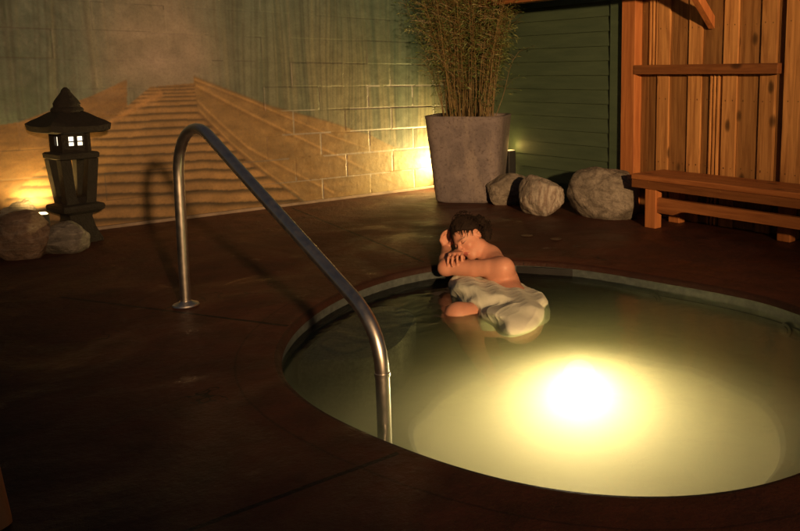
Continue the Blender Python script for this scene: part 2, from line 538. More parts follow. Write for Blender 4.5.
BW, BH = 0.47, 0.198
def mural():
    U0, U1, V1 = -5.6, 0.0, 2.6
    nu, nv = 640, 298
    u = np.concatenate([np.linspace(U0, -4.2, 40)[:-1], np.linspace(-4.2, U1, 841)])
    v = np.concatenate([np.linspace(0, 1.9, 381), np.linspace(1.9, V1, 24)[1:]])
    nu, nv = len(u), len(v)
    U, V = np.meshgrid(u, v)                     # (nv, nu)
    # block coursing: joints and each block's small set-off
    row = np.floor(V / BH).astype(int)
    uo = U + (row % 2) * BW / 2 + 0.11
    colm = np.floor(uo / BW).astype(int)
    fv = V - row * BH; fu = uo - colm * BW
    dj = np.minimum(np.minimum(fv, BH - fv), np.minimum(fu, BW - fu))
    seedoff = np.random.default_rng(5).random((64, 64))
    blk = seedoff[row % 64, colm % 64]
    show = np.random.default_rng(9).random((64, 64))[row % 64, colm % 64]
    rgt = sstep(-2.4, -1.6, U) * (1 - sstep(1.1, 1.5, V))
    depth = (blk * 0.0022 + np.where(blk > .9, .002, 0)) * (.3 + .7 * rgt) - (0.0010 + .0022 * sstep(-2.3, -1.5, U) * (1 - sstep(1.0, 1.4, V))) * (1 - sstep(0.003, 0.007, dj)) * (0.3 + 0.7 * (fbm(U * 3, V * 3, 71) > 0.5)) + (fbm(U * 30, V * 30, 3) - 0.5) * 0.0022
    # ---- the painting
    mix = lambda a, b, k: a * (1 - k[..., None]) + np.array(b) * k[..., None]
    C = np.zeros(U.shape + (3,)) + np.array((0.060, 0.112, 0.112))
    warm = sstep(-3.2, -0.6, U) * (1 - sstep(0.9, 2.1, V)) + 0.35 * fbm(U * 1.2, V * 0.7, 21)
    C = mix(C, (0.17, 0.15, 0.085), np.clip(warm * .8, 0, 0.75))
    # bamboo stalks: tall thin streaks of several widths
    wav = U + 0.02 * np.sin(V * 2.3 + U * 9) + 0.012 * fbm(U * 2, V * 3, 8)
    st = fbm(wav * 22, V * 0.55, 31, 3); st2 = fbm(wav * 55, V * 0.9, 35, 2); st3 = fbm(wav * 9, V * 0.3, 38, 3)
    C = mix(C, (0.035, 0.055, 0.045), sstep(0.48, 0.74, st) * 0.55)
    C = mix(C, (0.17, 0.18, 0.11), sstep(0.56, 0.72, st2) * 0.34)
    C = mix(C, (0.05, 0.085, 0.075), sstep(0.50, 0.66, st3) * 0.5)
    st4 = fbm(wav * 90, V * 0.8, 131, 2)
    C = mix(C, (0.025, 0.035, 0.03), sstep(0.55, 0.75, st4) * 0.55)
    right = sstep(-1.6, -0.7, U)
    C = mix(C, (0.045, 0.10, 0.085), right * sstep(0.6, 1.5, V) * 0.6)
    # mist at the head of the path
    def spot(px, py, sx, sy):
        a, b = mural_uv(px, py)
        return np.exp(-(((U - a) / sx) ** 2 + ((V - b) / sy) ** 2))
    C = mix(C, (0.20, 0.172, 0.155), np.clip(spot(160, 30, .38, .55) * 1.0 + spot(158, 66, .32, .22) * .7, 0, .95) * (0.55 + 0.6 * fbm(U * 4, V * 4, 51)))
    C = mix(C, (0.10, 0.10, 0.07), spot(140, 20, .16, .4) * 0.5 * fbm(U * 6, V * 6, 57))
    C = mix(C, (0.30, 0.25, 0.25), spot(160, 62, .20, .10) * 0.5)
    # walls of the stairway
    def poly(pts): return inpoly(U, V, [mural_uv(*p) for p in pts])
    left_wall = poly([(127, 79), (94, 95), (60, 107), (20, 122), (-60, 134), (-60, 262), (-5, 236), (40, 170), (108, 120), (127, 112)])
    stairs = poly([(150, 87), (194, 83), (198, 112), (246, 160), (330, 222), (60, 262), (-40, 262), (5, 200), (70, 145), (108, 122)])
    right_wall = poly([(193, 76), (270, 106), (330, 122), (372, 136), (440, 170), (450, 190), (320, 212), (246, 160), (198, 113)])
    lwc = np.array((0.155, 0.092, 0.040)); rwc = np.array((0.185, 0.118, 0.050)); stc = np.array((0.21, 0.128, 0.056))
    grain = fbm(U * 7, V * 22, 61)
    k = grain[..., None] * 0.7 + 0.6
    C = np.where(left_wall[..., None], lwc * k, C)
    a, b = mural_uv(193, 92); e, h = mural_uv(400, 186)
    def pdist(pts):
        """signed height above a painted line and how near its ends, in wall coordinates"""
        q = np.array([mural_uv(*p) for p in pts]); q = q[np.argsort(q[:, 0])]
        return V - np.interp(U, q[:, 0], q[:, 1]), (U > q[0, 0]) & (U < q[-1, 0])
    rblock = rwc * k
    C = np.where(right_wall[..., None], rblock, C)
    for pts, wd in (([(194, 80), (250, 102), (330, 136), (420, 168)], .016), ([(196, 87), (250, 115), (316, 147), (397, 185)], .024),
                    ([(198, 103), (222, 126), (248, 149), (290, 172), (334, 194)], .026), ([(199, 111), (230, 143), (265, 172), (300, 197)], .02)):
        d, on = pdist(pts)
        on = on & right_wall
        C = mix(C, (0.13, 0.075, 0.03), on * (sstep(-wd * 1.5, -wd * .2, d) * (1 - sstep(-wd * .2, wd * .3, d))) * .75)
        C = mix(C, (0.34, 0.215, 0.09), on * (sstep(-wd * .1, wd * .4, d) * (1 - sstep(wd * .6, wd * 1.3, d))) * .6)
    d, on = pdist([(193, 76), (270, 106), (330, 122), (372, 136)])
    C = mix(C, (0.10, 0.07, 0.035), on * np.exp(-(d / .010) ** 2) * .6)
    for pts, wd in (([(127, 92), (94, 108), (60, 124), (0, 150)], .016), ([(127, 101), (60, 140), (0, 172)], .018), ([(100, 128), (50, 168), (0, 204)], .02)):
        d, on = pdist(pts)
        on = on & left_wall
        C = mix(C, (0.13, 0.07, 0.03), on * (sstep(-wd * 1.5, -wd * .2, d) * (1 - sstep(-wd * .2, wd * .3, d))) * .7)
    soft = fbm(U * 5, V * 9, 64)
    C = np.where(stairs[..., None], stc * (soft[..., None] * 0.7 + 0.6), C)
    ys = [86, 89, 92.5, 96, 100, 105, 112, 119, 126.5, 134.6, 143, 152, 161, 170, 180, 191, 203, 216, 231, 248]
    wob = (fbm(U * 4, V * 3, 65) - .5) * .03
    for i, y in enumerate(ys[:-1]):
        pa_, pb_ = mural_uv(185, y), mural_uv(115, y + 2.5)
        qa_, qb_ = mural_uv(185, ys[i + 1]), mural_uv(115, ys[i + 1] + 2.5)
        zt = pa_[1] + (U - pa_[0]) * (pb_[1] - pa_[1]) / (pb_[0] - pa_[0]) + wob * (.2 + i * .05)
        zn = qa_[1] + (U - qa_[0]) * (qb_[1] - qa_[1]) / (qb_[0] - qa_[0]) + wob * (.25 + i * .05)
        f = (zt - V) / np.maximum(zt - zn, .01)              # 0 at the riser's top, 1 at the next
        on = stairs & (f >= 0) & (f < 1)
        shade = .16 + 1.02 * sstep(.05, .55, f) - .10 * sstep(.75, 1.0, f) + .12 * np.exp(-((f - .80) / .07) ** 2)
        C = np.where(on[..., None], C * np.clip(shade, .2, 1.2)[..., None], C)
    d, on = pdist([(162, 94), (150, 99), (107, 124), (60, 160)])
    C = mix(C, (0.32, 0.18, 0.075), on * np.exp(-(d / .022) ** 2) * .85)
    d, on = pdist([(193, 76), (198, 113), (246, 160), (330, 222)])
    C = mix(C, (0.10, 0.055, 0.025), on * np.exp(-(d / .014) ** 2) * .7)
    # the paint thins out into the bamboo at the far right
    C = mix(C, (0.20, 0.17, 0.09), right_wall * sstep(-1.45, -.95, U) * .6)
    # brushed, not masked: soften every painted edge
    for _ in range(2):
        D2 = C.copy()
        D2[1:-1, 1:-1] = (C[1:-1, 1:-1] * 2 + C[:-2, 1:-1] + C[2:, 1:-1] + C[1:-1, :-2] + C[1:-1, 2:]) / 6
        C = D2
    wisp = fbm(U * 3.2 + .5 * fbm(U * 6, V * 6, 141), V * 5.0, 142)
    C = mix(C, (0.27, 0.24, 0.22), np.clip(spot(158, 58, .34, .22) * 1.1, 0, 1) * sstep(.42, .66, wisp) * .75)
    C = mix(C, (0.06, 0.065, 0.05), np.clip(spot(160, 15, .36, .30), 0, 1) * sstep(.50, .70, fbm(U * 5, V * 5, 147)) * .5)
    # paint mottling and joint lines
    C = C * (0.78 + 0.44 * fbm(U * 16, V * 16, 91))[..., None]
    C = C * (0.86 + 0.28 * fbm(U * 2.1, V * 2.1, 95))[..., None]
    joints_and_glints = (dj < 0.007) & (show > 0.80 - .80 * ((U > -1.9) & (V < 1.05))) & (fbm(U * 3, V * 3, 99) > 0.40)
    C = np.where(joints_and_glints[..., None], C * 0.5 + 0.16 * (sstep(-2.4, -1.2, U) * (1 - sstep(.9, 1.4, V)) + .10)[..., None], C)  # joints darkened; at lower right the uplight's glints are painted in paler
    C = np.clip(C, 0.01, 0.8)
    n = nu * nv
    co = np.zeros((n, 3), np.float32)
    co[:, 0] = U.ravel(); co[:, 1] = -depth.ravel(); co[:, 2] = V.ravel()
    i = np.arange(n).reshape(nv, nu)
    q = np.stack([i[:-1, :-1], i[:-1, 1:], i[1:, 1:], i[1:, :-1]], -1).reshape(-1, 4)
    # a back and ends so that the wall has its thickness
    ext = np.array([(U0, .2, 0), (U1, .2, 0), (U1, .2, V1), (U0, .2, V1)], np.float32)
    co = np.vstack([co, ext]); e0 = n
    fl = [tuple(int(z) for z in r) for r in q]
    bl, br, tr_, tl_ = int(i[0, 0]), int(i[0, -1]), int(i[-1, -1]), int(i[-1, 0])
    fl += [(e0 + 1, e0, e0 + 3, e0 + 2)]
    fl += [tuple([e0 + 3] + [int(z) for z in i[-1, :]] + [e0 + 2])]
    fl += [tuple([e0, e0 + 3] + [int(z) for z in i[::-1, 0]][:0] + [tl_] + [int(z) for z in i[::-1, 0]][1:])]
    me = bpy.data.meshes.new('mural_wall')
    me.from_pydata(co.tolist(), [], fl); me.update()
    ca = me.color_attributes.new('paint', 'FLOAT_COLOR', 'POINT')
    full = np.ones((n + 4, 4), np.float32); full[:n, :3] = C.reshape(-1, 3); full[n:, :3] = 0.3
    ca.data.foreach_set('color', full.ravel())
    me.polygons.foreach_set('use_smooth', [True] * len(me.polygons))
    t = NT('mural_paint')
    c = t.attr('paint', 'Color')
    c = t.mix(t.ramp(t.noise(60, 4, 0.7), [(0.45, 0.0), (0.75, 0.35)]), c, (0.03, 0.03, 0.025))
    t.base(c); t.rough(t.ramp(t.noise(12, 3), [(0.3, 0.42), (0.7, 0.62)])); t.bump(t.noise(170, 3, 0.7), 0.25, 0.003)
    me.materials.append(t.m)
    root = empty('block_wall', KX, A_M)
    tag(root, 'concrete block wall painted with a mural of stairs climbing through bamboo', 'wall')
    o = link(bpy.data.objects.new('painted_face', me), root)
    m = MB(); m.box(U0, -0.001, -0.035, -0.006, 0.0, 0.024, 0.5, 0.004)
    m.build('base_strip', simple('base_strip_paint', (0.22, 0.17, 0.14), 0.5, var=0.3, scale=9), root)
mural()

# ------------------------------------------------------------------ green clapboard wall
M_green = NT('green_clapboard')
_c = M_green.ramp(M_green.noise(3.5, 5, 0.6, M_green.mapping((0.6, 1, 4))), [(0.3, (0.055, 0.092, 0.062)), (0.7, (0.080, 0.126, 0.082))])
M_green.base(_c); M_green.rough(0.55); M_green.bump(M_green.noise(40, 4, 0.6, M_green.mapping((0.15, 1, 1))), 0.25, 0.004)
M_green = M_green.m
UP0 = side_uv(627.5, 110)[0]                 # left edge of the cedar post
UP1 = side_uv(641, 110)[0]
sid = empty('clapboard_wall', KX, A_S)
tag(sid, 'dark green clapboard wall behind the planter and the boulders', 'wall')
m = MB()
z = 0.03
UT = side_uv(612, 100)[0]
while z < 2.6:
    h = 0.117
    vs = [(0.0, -0.022, z), (UT, -0.022, z), (UT, -0.006, z + h + .004), (0.0, -0.006, z + h + .004), (0.0, 0.01, z), (UT, 0.01, z), (UT, 0.01, z + h + .004), (0.0, 0.01, z + h + .004)]
    m.add(vs, [(0, 1, 2, 3), (4, 7, 6, 5), (0, 4, 5, 1), (3, 2, 6, 7), (0, 3, 7, 4), (1, 5, 6, 2)], random.random())
    z += h
m.box(0, UP0 + .02, 0.011, 0.10, 0, 2.6, 0.5)
m.build('boards', M_green, sid)
m = MB(); m.box(UT + .002, UP0 - .002, -0.034, 0.0105, 0.0, 2.6, 0.5, 0.003); m.build('corner_board', M_green, sid)
m = MB(); m.box(0.002, UT - .002, -0.045, -0.024, 0.0, 0.055, 0.5, 0.004); m.build('base_board', M_green, sid)

# ------------------------------------------------------------------ cedar fence
M_cedar = wood('cedar_vertical', (0.24, 0.118, 0.042), (0.54, 0.315, 0.130), 2)
M_cedarx = wood('cedar_lengthwise', (0.20, 0.078, 0.028), (0.38, 0.170, 0.066), 0)
M_cedarp = wood('cedar_post', (0.26, 0.100, 0.036), (0.44, 0.195, 0.075), 2, knots=False)
fen = empty('cedar_fence', KX + DS * UP0, A_S)
tag(fen, 'tall cedar fence of mixed width upright boards behind the bench', 'fence')
def fu(px): return side_uv(px, 110)[0] - UP0
FH = 2.45
m = MB(); m.box(fu(627.5), fu(641), -0.085, 0.03, 0, FH, 0.62, 0.006); m.build('post', M_cedarp, fen)
m = MB()
specs = [(641, 649.5, .0, .15), (649.5, 658, .014, .75), (658, 670, .020, .60), (670, 688.6, .004, .40), (688.6, 702, .020, .70), (702, 723, .004, .22),
         (723, 737.5, .020, .66), (737.5, 760, .004, .45), (760, 775.6, .021, .55), (775.6, 785, -.006, .12), (785, 806, .036, .78), (806, 826, .01, .4),
         (826, 850, .035, .6), (850, 880, .004, .3), (880, 905, .03, .7), (905, 945, .004, .4), (945, 980, .03, .55)]
for (a, b2, pr, ti) in specs:
    ua, ub = fu(a) + .0012, fu(b2) - .0012
    if 649 < a < 650 :
        m.box(ua, ub, -0.004, 0.014, 0.0, 1.09, 0.12, 0.002)
        w = (ub - ua) / 5
        for j in range(3):
            m.box(ua + (2 * j - .0) * w * .98, ua + (2 * j + 1) * w * .98, -pr - .004, 0.012, 1.16, FH, 0.9, 0.0015)
        m.box(ua, ub, 0.0125, 0.02, 1.10, FH, 0.05)
    else:
        m.box(ua, ub, -pr, 0.018 - max(pr, 0) * .2, 0.0, FH, ti, 0.003)
        for zz in (.42, .9, 1.42, 1.9):
            for uu in ((ua * .75 + ub * .25), (ua * .25 + ub * .75)):
                m.box(uu - .004, uu + .004, -pr - .0012, -pr + .002, zz - .004 + .01 * random.random(), zz + .004 + .01 * random.random(), 0.0)
ua, ub = fu(711), fu(720)
w = (ub - ua) / 5
for j in range(3):
    m.box(ua + 2 * j * w, ua + (2 * j + 1) * w, -0.022, -0.0045, 0.0, 1.085, 0.92, 0.0015)
m.build('boards', M_cedar, fen)
m = MB(); m.box(fu(640.5) + .001, fu(783), -0.094, -0.036, 1.088, 1.158, 0.35, 0.004)
m.build('rail', M_cedarx, fen)
m = MB(); m.box(fu(641) + .004, fu(980), 0.0205, 0.05, 0.0, FH, 0.2)
m.build('backing', M_cedar, fen)
# canopy over the bench: beam carried by a slanting brace
ub0 = side_uv(470, 3, 0.36)[0] - UP0
zb = side_uv(500, 4.5, 0.42)[1]
can = empty('canopy_beam', KX + DS * UP0, A_S)
tag(can, 'orange cedar beam overhead at the top of the clapboard wall', 'beam')
m = MB(); m.box(ub0, 2.6, -0.42, -0.34, zb, zb + 0.16, 0.5, 0.006); m.build('beam', M_cedarx, can)
bu = fu(712); bz = side_uv(718, 28, 0.05)[1]
m = MB()
def brace(m, u, z0, z1, d0, d1, w, th):
    vs = []
    for uu in (u - w / 2, u + w / 2):
        vs += [(uu, -d0, z0), (uu, -d0, z0 + th), (uu, -d1, z1 + th), (uu, -d1, z1)]
    m.add(vs, [(0, 1, 2, 3), (7, 6, 5, 4), (0, 3, 7, 4), (1, 5, 6, 2), (0, 4, 5, 1), (3, 2, 6, 7)], 0.8)
brace(m, bu, bz, zb - .002, 0.034, 0.338, 0.05, 0.085)
m.build('brace', M_cedarp, can)

# ------------------------------------------------------------------ bench
be = empty('bench', KX + DS * UP0, A_S)
tag(be, 'long low cedar bench built along the fence', 'bench')
SL, SR, SD, SZ = side_uv(632, 180, 0.43)[0] - UP0, 2.3, 0.445, 0.375
m = MB()
for j in range(3):
    y1 = -(SD / 3) * j - (0.058 if j == 0 else 0); y0 = -(SD / 3) * (j + 1) + .004
    m.box(SL, SR, y0, y1, SZ - 0.036, SZ + 0.0008 * j, random.uniform(.45, .8), 0.005)
m.build('seat', M_cedarx, be)
m = MB(); m.box(SL + .004, SR, -SD + .004, -SD + .045, SZ - 0.095, SZ - 0.037, 0.32, 0.004); m.build('apron', M_cedarx, be)
def post(u, d, name='leg'):
    m = MB(); m.box(u, u + 0.095, -d, -d + 0.075, 0.0, SZ - .0965 if d > .3 else SZ - .038, random.uniform(.5, .8), 0.005); m.build(name, M_cedarp, be)
lu = side_uv(645, 205, 0.43)[0] - UP0
post(lu, SD - .012); post(lu, 0.15); post(side_uv(778, 240, .15)[0] - UP0, 0.17); post(2.1, SD - .012)
m = MB()
pr = []
x0, x1 = lu + .097, 2.097
lo = [(x0, .115), (x0 + .14, .115), (x0 + .17, .128), (x0 + .20, .142), (x0 + .24, .148), (x0 + .8, .150), (x1, .150)]
pl = lo + [(x1, .222), (x0, .222)]
ya, yb = -SD + .03, -SD + .068
vs = [(x, ya, z) for x, z in pl] + [(x, yb, z) for x, z in pl]
k = len(pl)
m.add(vs, [tuple(range(k)), tuple(range(2 * k - 1, k - 1, -1))] + [((i + 1) % k, i, i + k, (i + 1) % k + k) for i in range(k)], 0.55)
m.build('stretcher', M_cedarx, be)
m = MB(); m.box(lu + .02, 2.15, -.12, -.08, .10, .17, 0.2, .004); m.build('stretcher', M_cedarx, be)

# ------------------------------------------------------------------ boulders
def rock_mat(name, c1, c2, vein, strata=(1.0, 1.0, 7.0)):
    t = NT(name)
    n = t.noise(5, 7, 0.65, dist=0.6)
    c = t.ramp(n, [(0.3, c1), (0.66, c2)])
    st = t.noise(4, 6, 0.7, t.mapping(strata), 1.2)
    c = t.mix(t.ramp(st, [(0.48, 0.0), (0.60, 0.8)]), c, vein)
    c = t.mix(t.ramp(t.noise(30, 5, 0.7), [(0.5, 0.0), (0.75, 0.6)]), c, tuple(x * 0.3 for x in c1))
    c = t.mix(1.0, c, t.ramp(t.noise(2.6, 4, 0.6, dist=1.0), [(0.35, 0.72), (0.65, 1.2)]), 'MULTIPLY')
    t.base(c); t.rough(0.75)
    h = t.math('ADD', t.math('MULTIPLY', st, 0.8), t.math('ADD', t.noise(22, 6, 0.7), t.math('MULTIPLY', t.noise(70, 5, 0.7), 0.35)))
    t.bump(h, 0.9, 0.02)
    return t.m
def rock(px, w, h, dep, seed, mat, label, rz=0.0, tilt=0.0, sink=0.12, planes=9, flat=0.78, sq=2.6):
    """boulder resting on the deck at px (photo point of its base centre)"""
    rnd = random.Random(seed)
    bm = bmesh.new(); bmesh.ops.create_icosphere(bm, subdivisions=5, radius=1)
    pls = []
    for _ in range(planes):
        n = Vector((rnd.gauss(0, 1), rnd.gauss(0, 1), rnd.gauss(0, .8))).normalized()
        pls.append((n, rnd.uniform(flat, .95)))
    off = Vector((rnd.uniform(0, 50),) * 3)
    mt = Matrix.Rotation(tilt, 4, 'Y')
    for v in bm.verts:
        p = v.co.copy()
        nn = (abs(p.x) ** sq + abs(p.y) ** sq + abs(p.z) ** sq) ** (1 / sq)
        p = p / nn
        p *= 1 + 0.13 * mn.fractal(p * 0.9 + off, 0.8, 2.0, 3)
        for n, d in pls:
            e = p.dot(n) - d
            if e > 0: p -= n * e * 0.68
        p += v.co * (0.020 * mn.fractal(p * 3.2 + off, 0.7, 2.1, 4) - 0.03 * max(0, .12 - abs(mn.noise(p * 1.6 + off))) / .12) + v.co * 0.008 * mn.fractal(p * 9 + off, 0.7, 2.1, 4)
        v.co = mt @ Vector((p.x * w / 2, p.y * dep / 2, p.z * h / 2 * 1.06))
    zmin = min(v.co.z for v in bm.verts)
    for v in bm.verts:
        v.co.z = (v.co.z - zmin) - sink * h
        if v.co.z < -.01: v.co.z = -.01
    m = MB(); m.bm(bm)
    o = m.build('boulder', mat, None, True, 75)
    o.location = px; o.rotation_euler = (0, 0, rz)
    return tag(o, label, 'boulder', 'boulders at the foot of the walls')
RM1 = rock_mat('boulder_tan', (0.20, 0.18, 0.155), (0.38, 0.345, 0.30), (0.16, 0.14, 0.12), (2.0, 1.5, 4.0))
RM2 = rock_mat('boulder_pale', (0.32, 0.29, 0.25), (0.58, 0.54, 0.48), (0.24, 0.18, 0.15), (6.0, 2.0, 1.2))
RM3 = rock_mat('boulder_red', (0.15, 0.095, 0.07), (0.27, 0.19, 0.14), (0.30, 0.24, 0.2))
RM4 = rock_mat('boulder_grey', (0.10, 0.095, 0.09), (0.20, 0.185, 0.17), (0.30, 0.28, 0.26))
p = at(606, 218); rock((p.x, p.y + .1, 0), .56, .41, .44, 3, RM1, 'largest tan boulder beside the left end of the bench', R(-20), R(6), planes=10)
p = at(541, 215); rock((p.x, p.y + .06, 0), .37, .315, .28, 8, RM2, 'pale boulder with a flat face in front of a smaller one by the planter', R(-8), R(4), planes=11, flat=.72, sq=3.2)
p = at(506, 205); rock((p.x, p.y + .08, 0), .36, .27, .28, 21, RM1, 'small dull boulder touching the planter, half hidden by the pale one', R(20), 0, planes=9)
p = at(12, 261); rock((p.x - .01, p.y + .12, 0), .31, .29, .30, 5, RM3, 'rounded reddish boulder at the left frame edge before a flat one', R(15), 0, planes=6, flat=.85)
p = at(57, 254); rock((p.x, p.y + .06, 0), .30, .19, .24, 12, RM4, 'low dark flat boulder at the foot of the stone lantern', R(10), R(-5), planes=9)
p = at(14, 238); rock((p.x, p.y + .05, 0), .40, .33, .30, 33, RM4, 'large grey boulder leaning by the wall behind the reddish one', R(35), R(10), planes=9, flat=.74)

# ------------------------------------------------------------------ stone lantern
M_stone = NT('lantern_stone')
_n = M_stone.noise(22, 6, 0.65)
M_stone.base(M_stone.ramp(_n, [(0.3, (0.004, 0.003, 0.0027)), (0.7, (0.012, 0.0088, 0.0072))])); M_stone.rough(0.85)
M_stone.bump(M_stone.noise(55, 6, 0.7), 0.8, 0.01); M_stone = M_stone.m
LP = at(79, 241)
lan = empty('stone_lantern', LP, R(57)); lan.scale = (.77, .77, 1.0)
tag(lan, 'dark stone garden lantern with a pagoda roof and lit windows', 'lantern')
def sq(h, z, n=6, r=0.0, curl=0.0):
    """square ring, 4n points, optional upturned corners"""
    pts = []
    cs = [(-1, -1), (1, -1), (1, 1), (-1, 1)]
    for i in range(4):
        a, b = cs[i], cs[(i + 1) % 4]
        for k in range(n):
            q = k / n
            x, y = a[0] + (b[0] - a[0]) * q, a[1] + (b[1] - a[1]) * q
            c = abs(2 * q - 1) ** 3
            jit = 1 + 0.012 * mn.noise(Vector((x * 3, y * 3, z * 20)))
            pts.append((x * h * jit, y * h * jit, z + curl * c))
    return pts
def lpart(name, rings, mat=None, parent=None):
    m = MB(); m.loft(rings); return m.build(name, mat or M_stone, parent or lan, True, 30)
lpart('base', [sq(.135, 0), sq(.135, .02), sq(.12, .05), sq(.10, .10), sq(.085, .165), sq(.092, .19)])
lpart('plate', [sq(.115, .19), sq(.155, .212), sq(.162, .232), sq(.155, .25), sq(.11, .258)])
# openwork shaft: four slanted legs between two slabs
m = MB()
for sx in (-1, 1):
    for sy in (-1, 1):
        a0, a1, w = .074, .106, .039
        r0 = [(sx * a0 + dx * w, sy * a0 + dy * w, .258) for dx, dy in ((-1, -1), (1, -1), (1, 1), (-1, 1))]
        r1 = [(sx * (a0 + a1) / 2 + dx * w, sy * (a0 + a1) / 2 + dy * w, .40) for dx, dy in ((-1, -1), (1, -1), (1, 1), (-1, 1))]
        r2 = [(sx * a1 + dx * w, sy * a1 + dy * w, .545) for dx, dy in ((-1, -1), (1, -1), (1, 1), (-1, 1))]
        m.loft([r0, r1, r2])
m.build('shaft', M_stone, lan)
lpart('collar', [sq(.104, .2585), sq(.106, .30), sq(.098, .302)])
lpart('slab', [sq(.135, .5455), sq(.15, .553), sq(.152, .58), sq(.14, .59)])
# light chamber with window openings (walls left as frames)
m = MB()
hb, z0, z1 = .096, .59, .725
for sx in (-1, 1):
    for sy in (-1, 1):
        m.box(sx * hb - .014, sx * hb + .014, sy * hb - .014, sy * hb + .014, z0, z1, .5)
for s in (-1, 1):
    for (za, zb2) in ((z0 + .0005, z0 + .042), (z1 - .034, z1 - .0005)):
        m.box(-hb + .0142, hb - .0142, s * hb - .011, s * hb + .011, za, zb2, .5)
        m.box(s * hb - .011, s * hb + .011, -hb + .0142, hb - .0142, za, zb2, .5)
    for (zc, w) in ((.5, .009),):
        m.box(-.011, .011, s * hb - .0105, s * hb + .0105, z0 + .0422, z1 - .0342, .5)
        m.box(-.0815, -.056, s * hb - .0105, s * hb + .0105, z0 + .0422, z1 - .0342, .5)
        m.box(.056, .0815, s * hb - .0105, s * hb + .0105, z0 + .0422, z1 - .0342, .5)
        m.box(s * hb - .0105, s * hb + .0105, -.0815, -.03, z0 + .0422, z1 - .0342, .5)
        m.box(s * hb - .0105, s * hb + .0105, .03, .0815, z0 + .0422, z1 - .0342, .5)
        m.box(-.056, -.0112, s * hb - .006, s * hb + .006, .655, .662, .5)
        m.box(.0112, .056, s * hb - .006, s * hb + .006, .655, .662, .5)
chamber = m.build('light_chamber', M_stone, lan)
m = MB()
m.box(-.078, .078, -.078, .078, z0 + .001, z1 - .001, .5)
m.build('lit_panes', glow('lantern_panes', (1.0, 0.86, 0.62), 1.6), chamber)
rr = []
for (h, z, c) in ((.18, .715, .0), (.222, .722, .010), (.230, .758, .014), (.196, .784, .009), (.156, .808, .004), (.112, .838, 0), (.082, .852, 0)):
    rr.append(sq(h, z, 10, 0, c))
lpart('roof', rr)
m = MB()
m.lathe((0, 0, .852), [(.112, -.01), (.118, .006), (.112, .018), (.096, .026), (.094, .036), (.098, .046), (.084, .068), (.056, .098), (.036, .120), (.030, .134), (.010, .150)], 18)
m.build('finial', M_stone, lan, True, 40)

# ------------------------------------------------------------------ planter and bamboo
t = NT('cast_concrete_pot')
c = t.ramp(t.noise(6, 6, 0.65, dist=0.5), [(0.3, (0.125, 0.112, 0.125)), (0.7, (0.225, 0.20, 0.215))])
c = t.mix(t.ramp(t.noise(3, 5, 0.7, t.mapping((3, 3, .8))), [(0.48, 0.0), (0.66, 0.75)]), c, (0.27, 0.235, 0.225))
c = t.mix(t.ramp(t.noise(45, 4, 0.7), [(0.52, 0.0), (0.70, 0.7)]), c, (0.06, 0.045, 0.045))
t.base(c); t.rough(0.8); t.bump(t.noise(35, 6, 0.7), 0.4, 0.006)
pc = Vector((-0.795, 6.52, 0))
pot = empty('planter', pc, R(-4))
tag(pot, 'tall tapered grey concrete planter holding bamboo', 'planter')
def rsq(h, z, e=5.5, n=64):
    return [(h * math.copysign(abs(math.cos(a)) ** (2 / e), math.cos(a)), h * math.copysign(abs(math.sin(a)) ** (2 / e), math.sin(a)), z)
            for a in [2 * math.pi * k / n for k in range(n)]]
m = MB()
m.loft([rsq(.262, 0), rsq(.275, .012), rsq(.278, .03), rsq(.312, .40), rsq(.342, .715), rsq(.347, .735), rsq(.342, .742), rsq(.318, .742), rsq(.310, .735), rsq(.300, .64)])
m.build('body', t.m, pot, True, 40)
m = MB(); m.loft([rsq(.308, .672), rsq(.308, .70), rsq(.2, .708), rsq(.05, .712)])
m.build('soil', simple('potting_soil', (0.03, 0.02, 0.013), 0.95, var=0.5, scale=60, bump=0.8, bscale=90, bdist=0.01), pot, True)

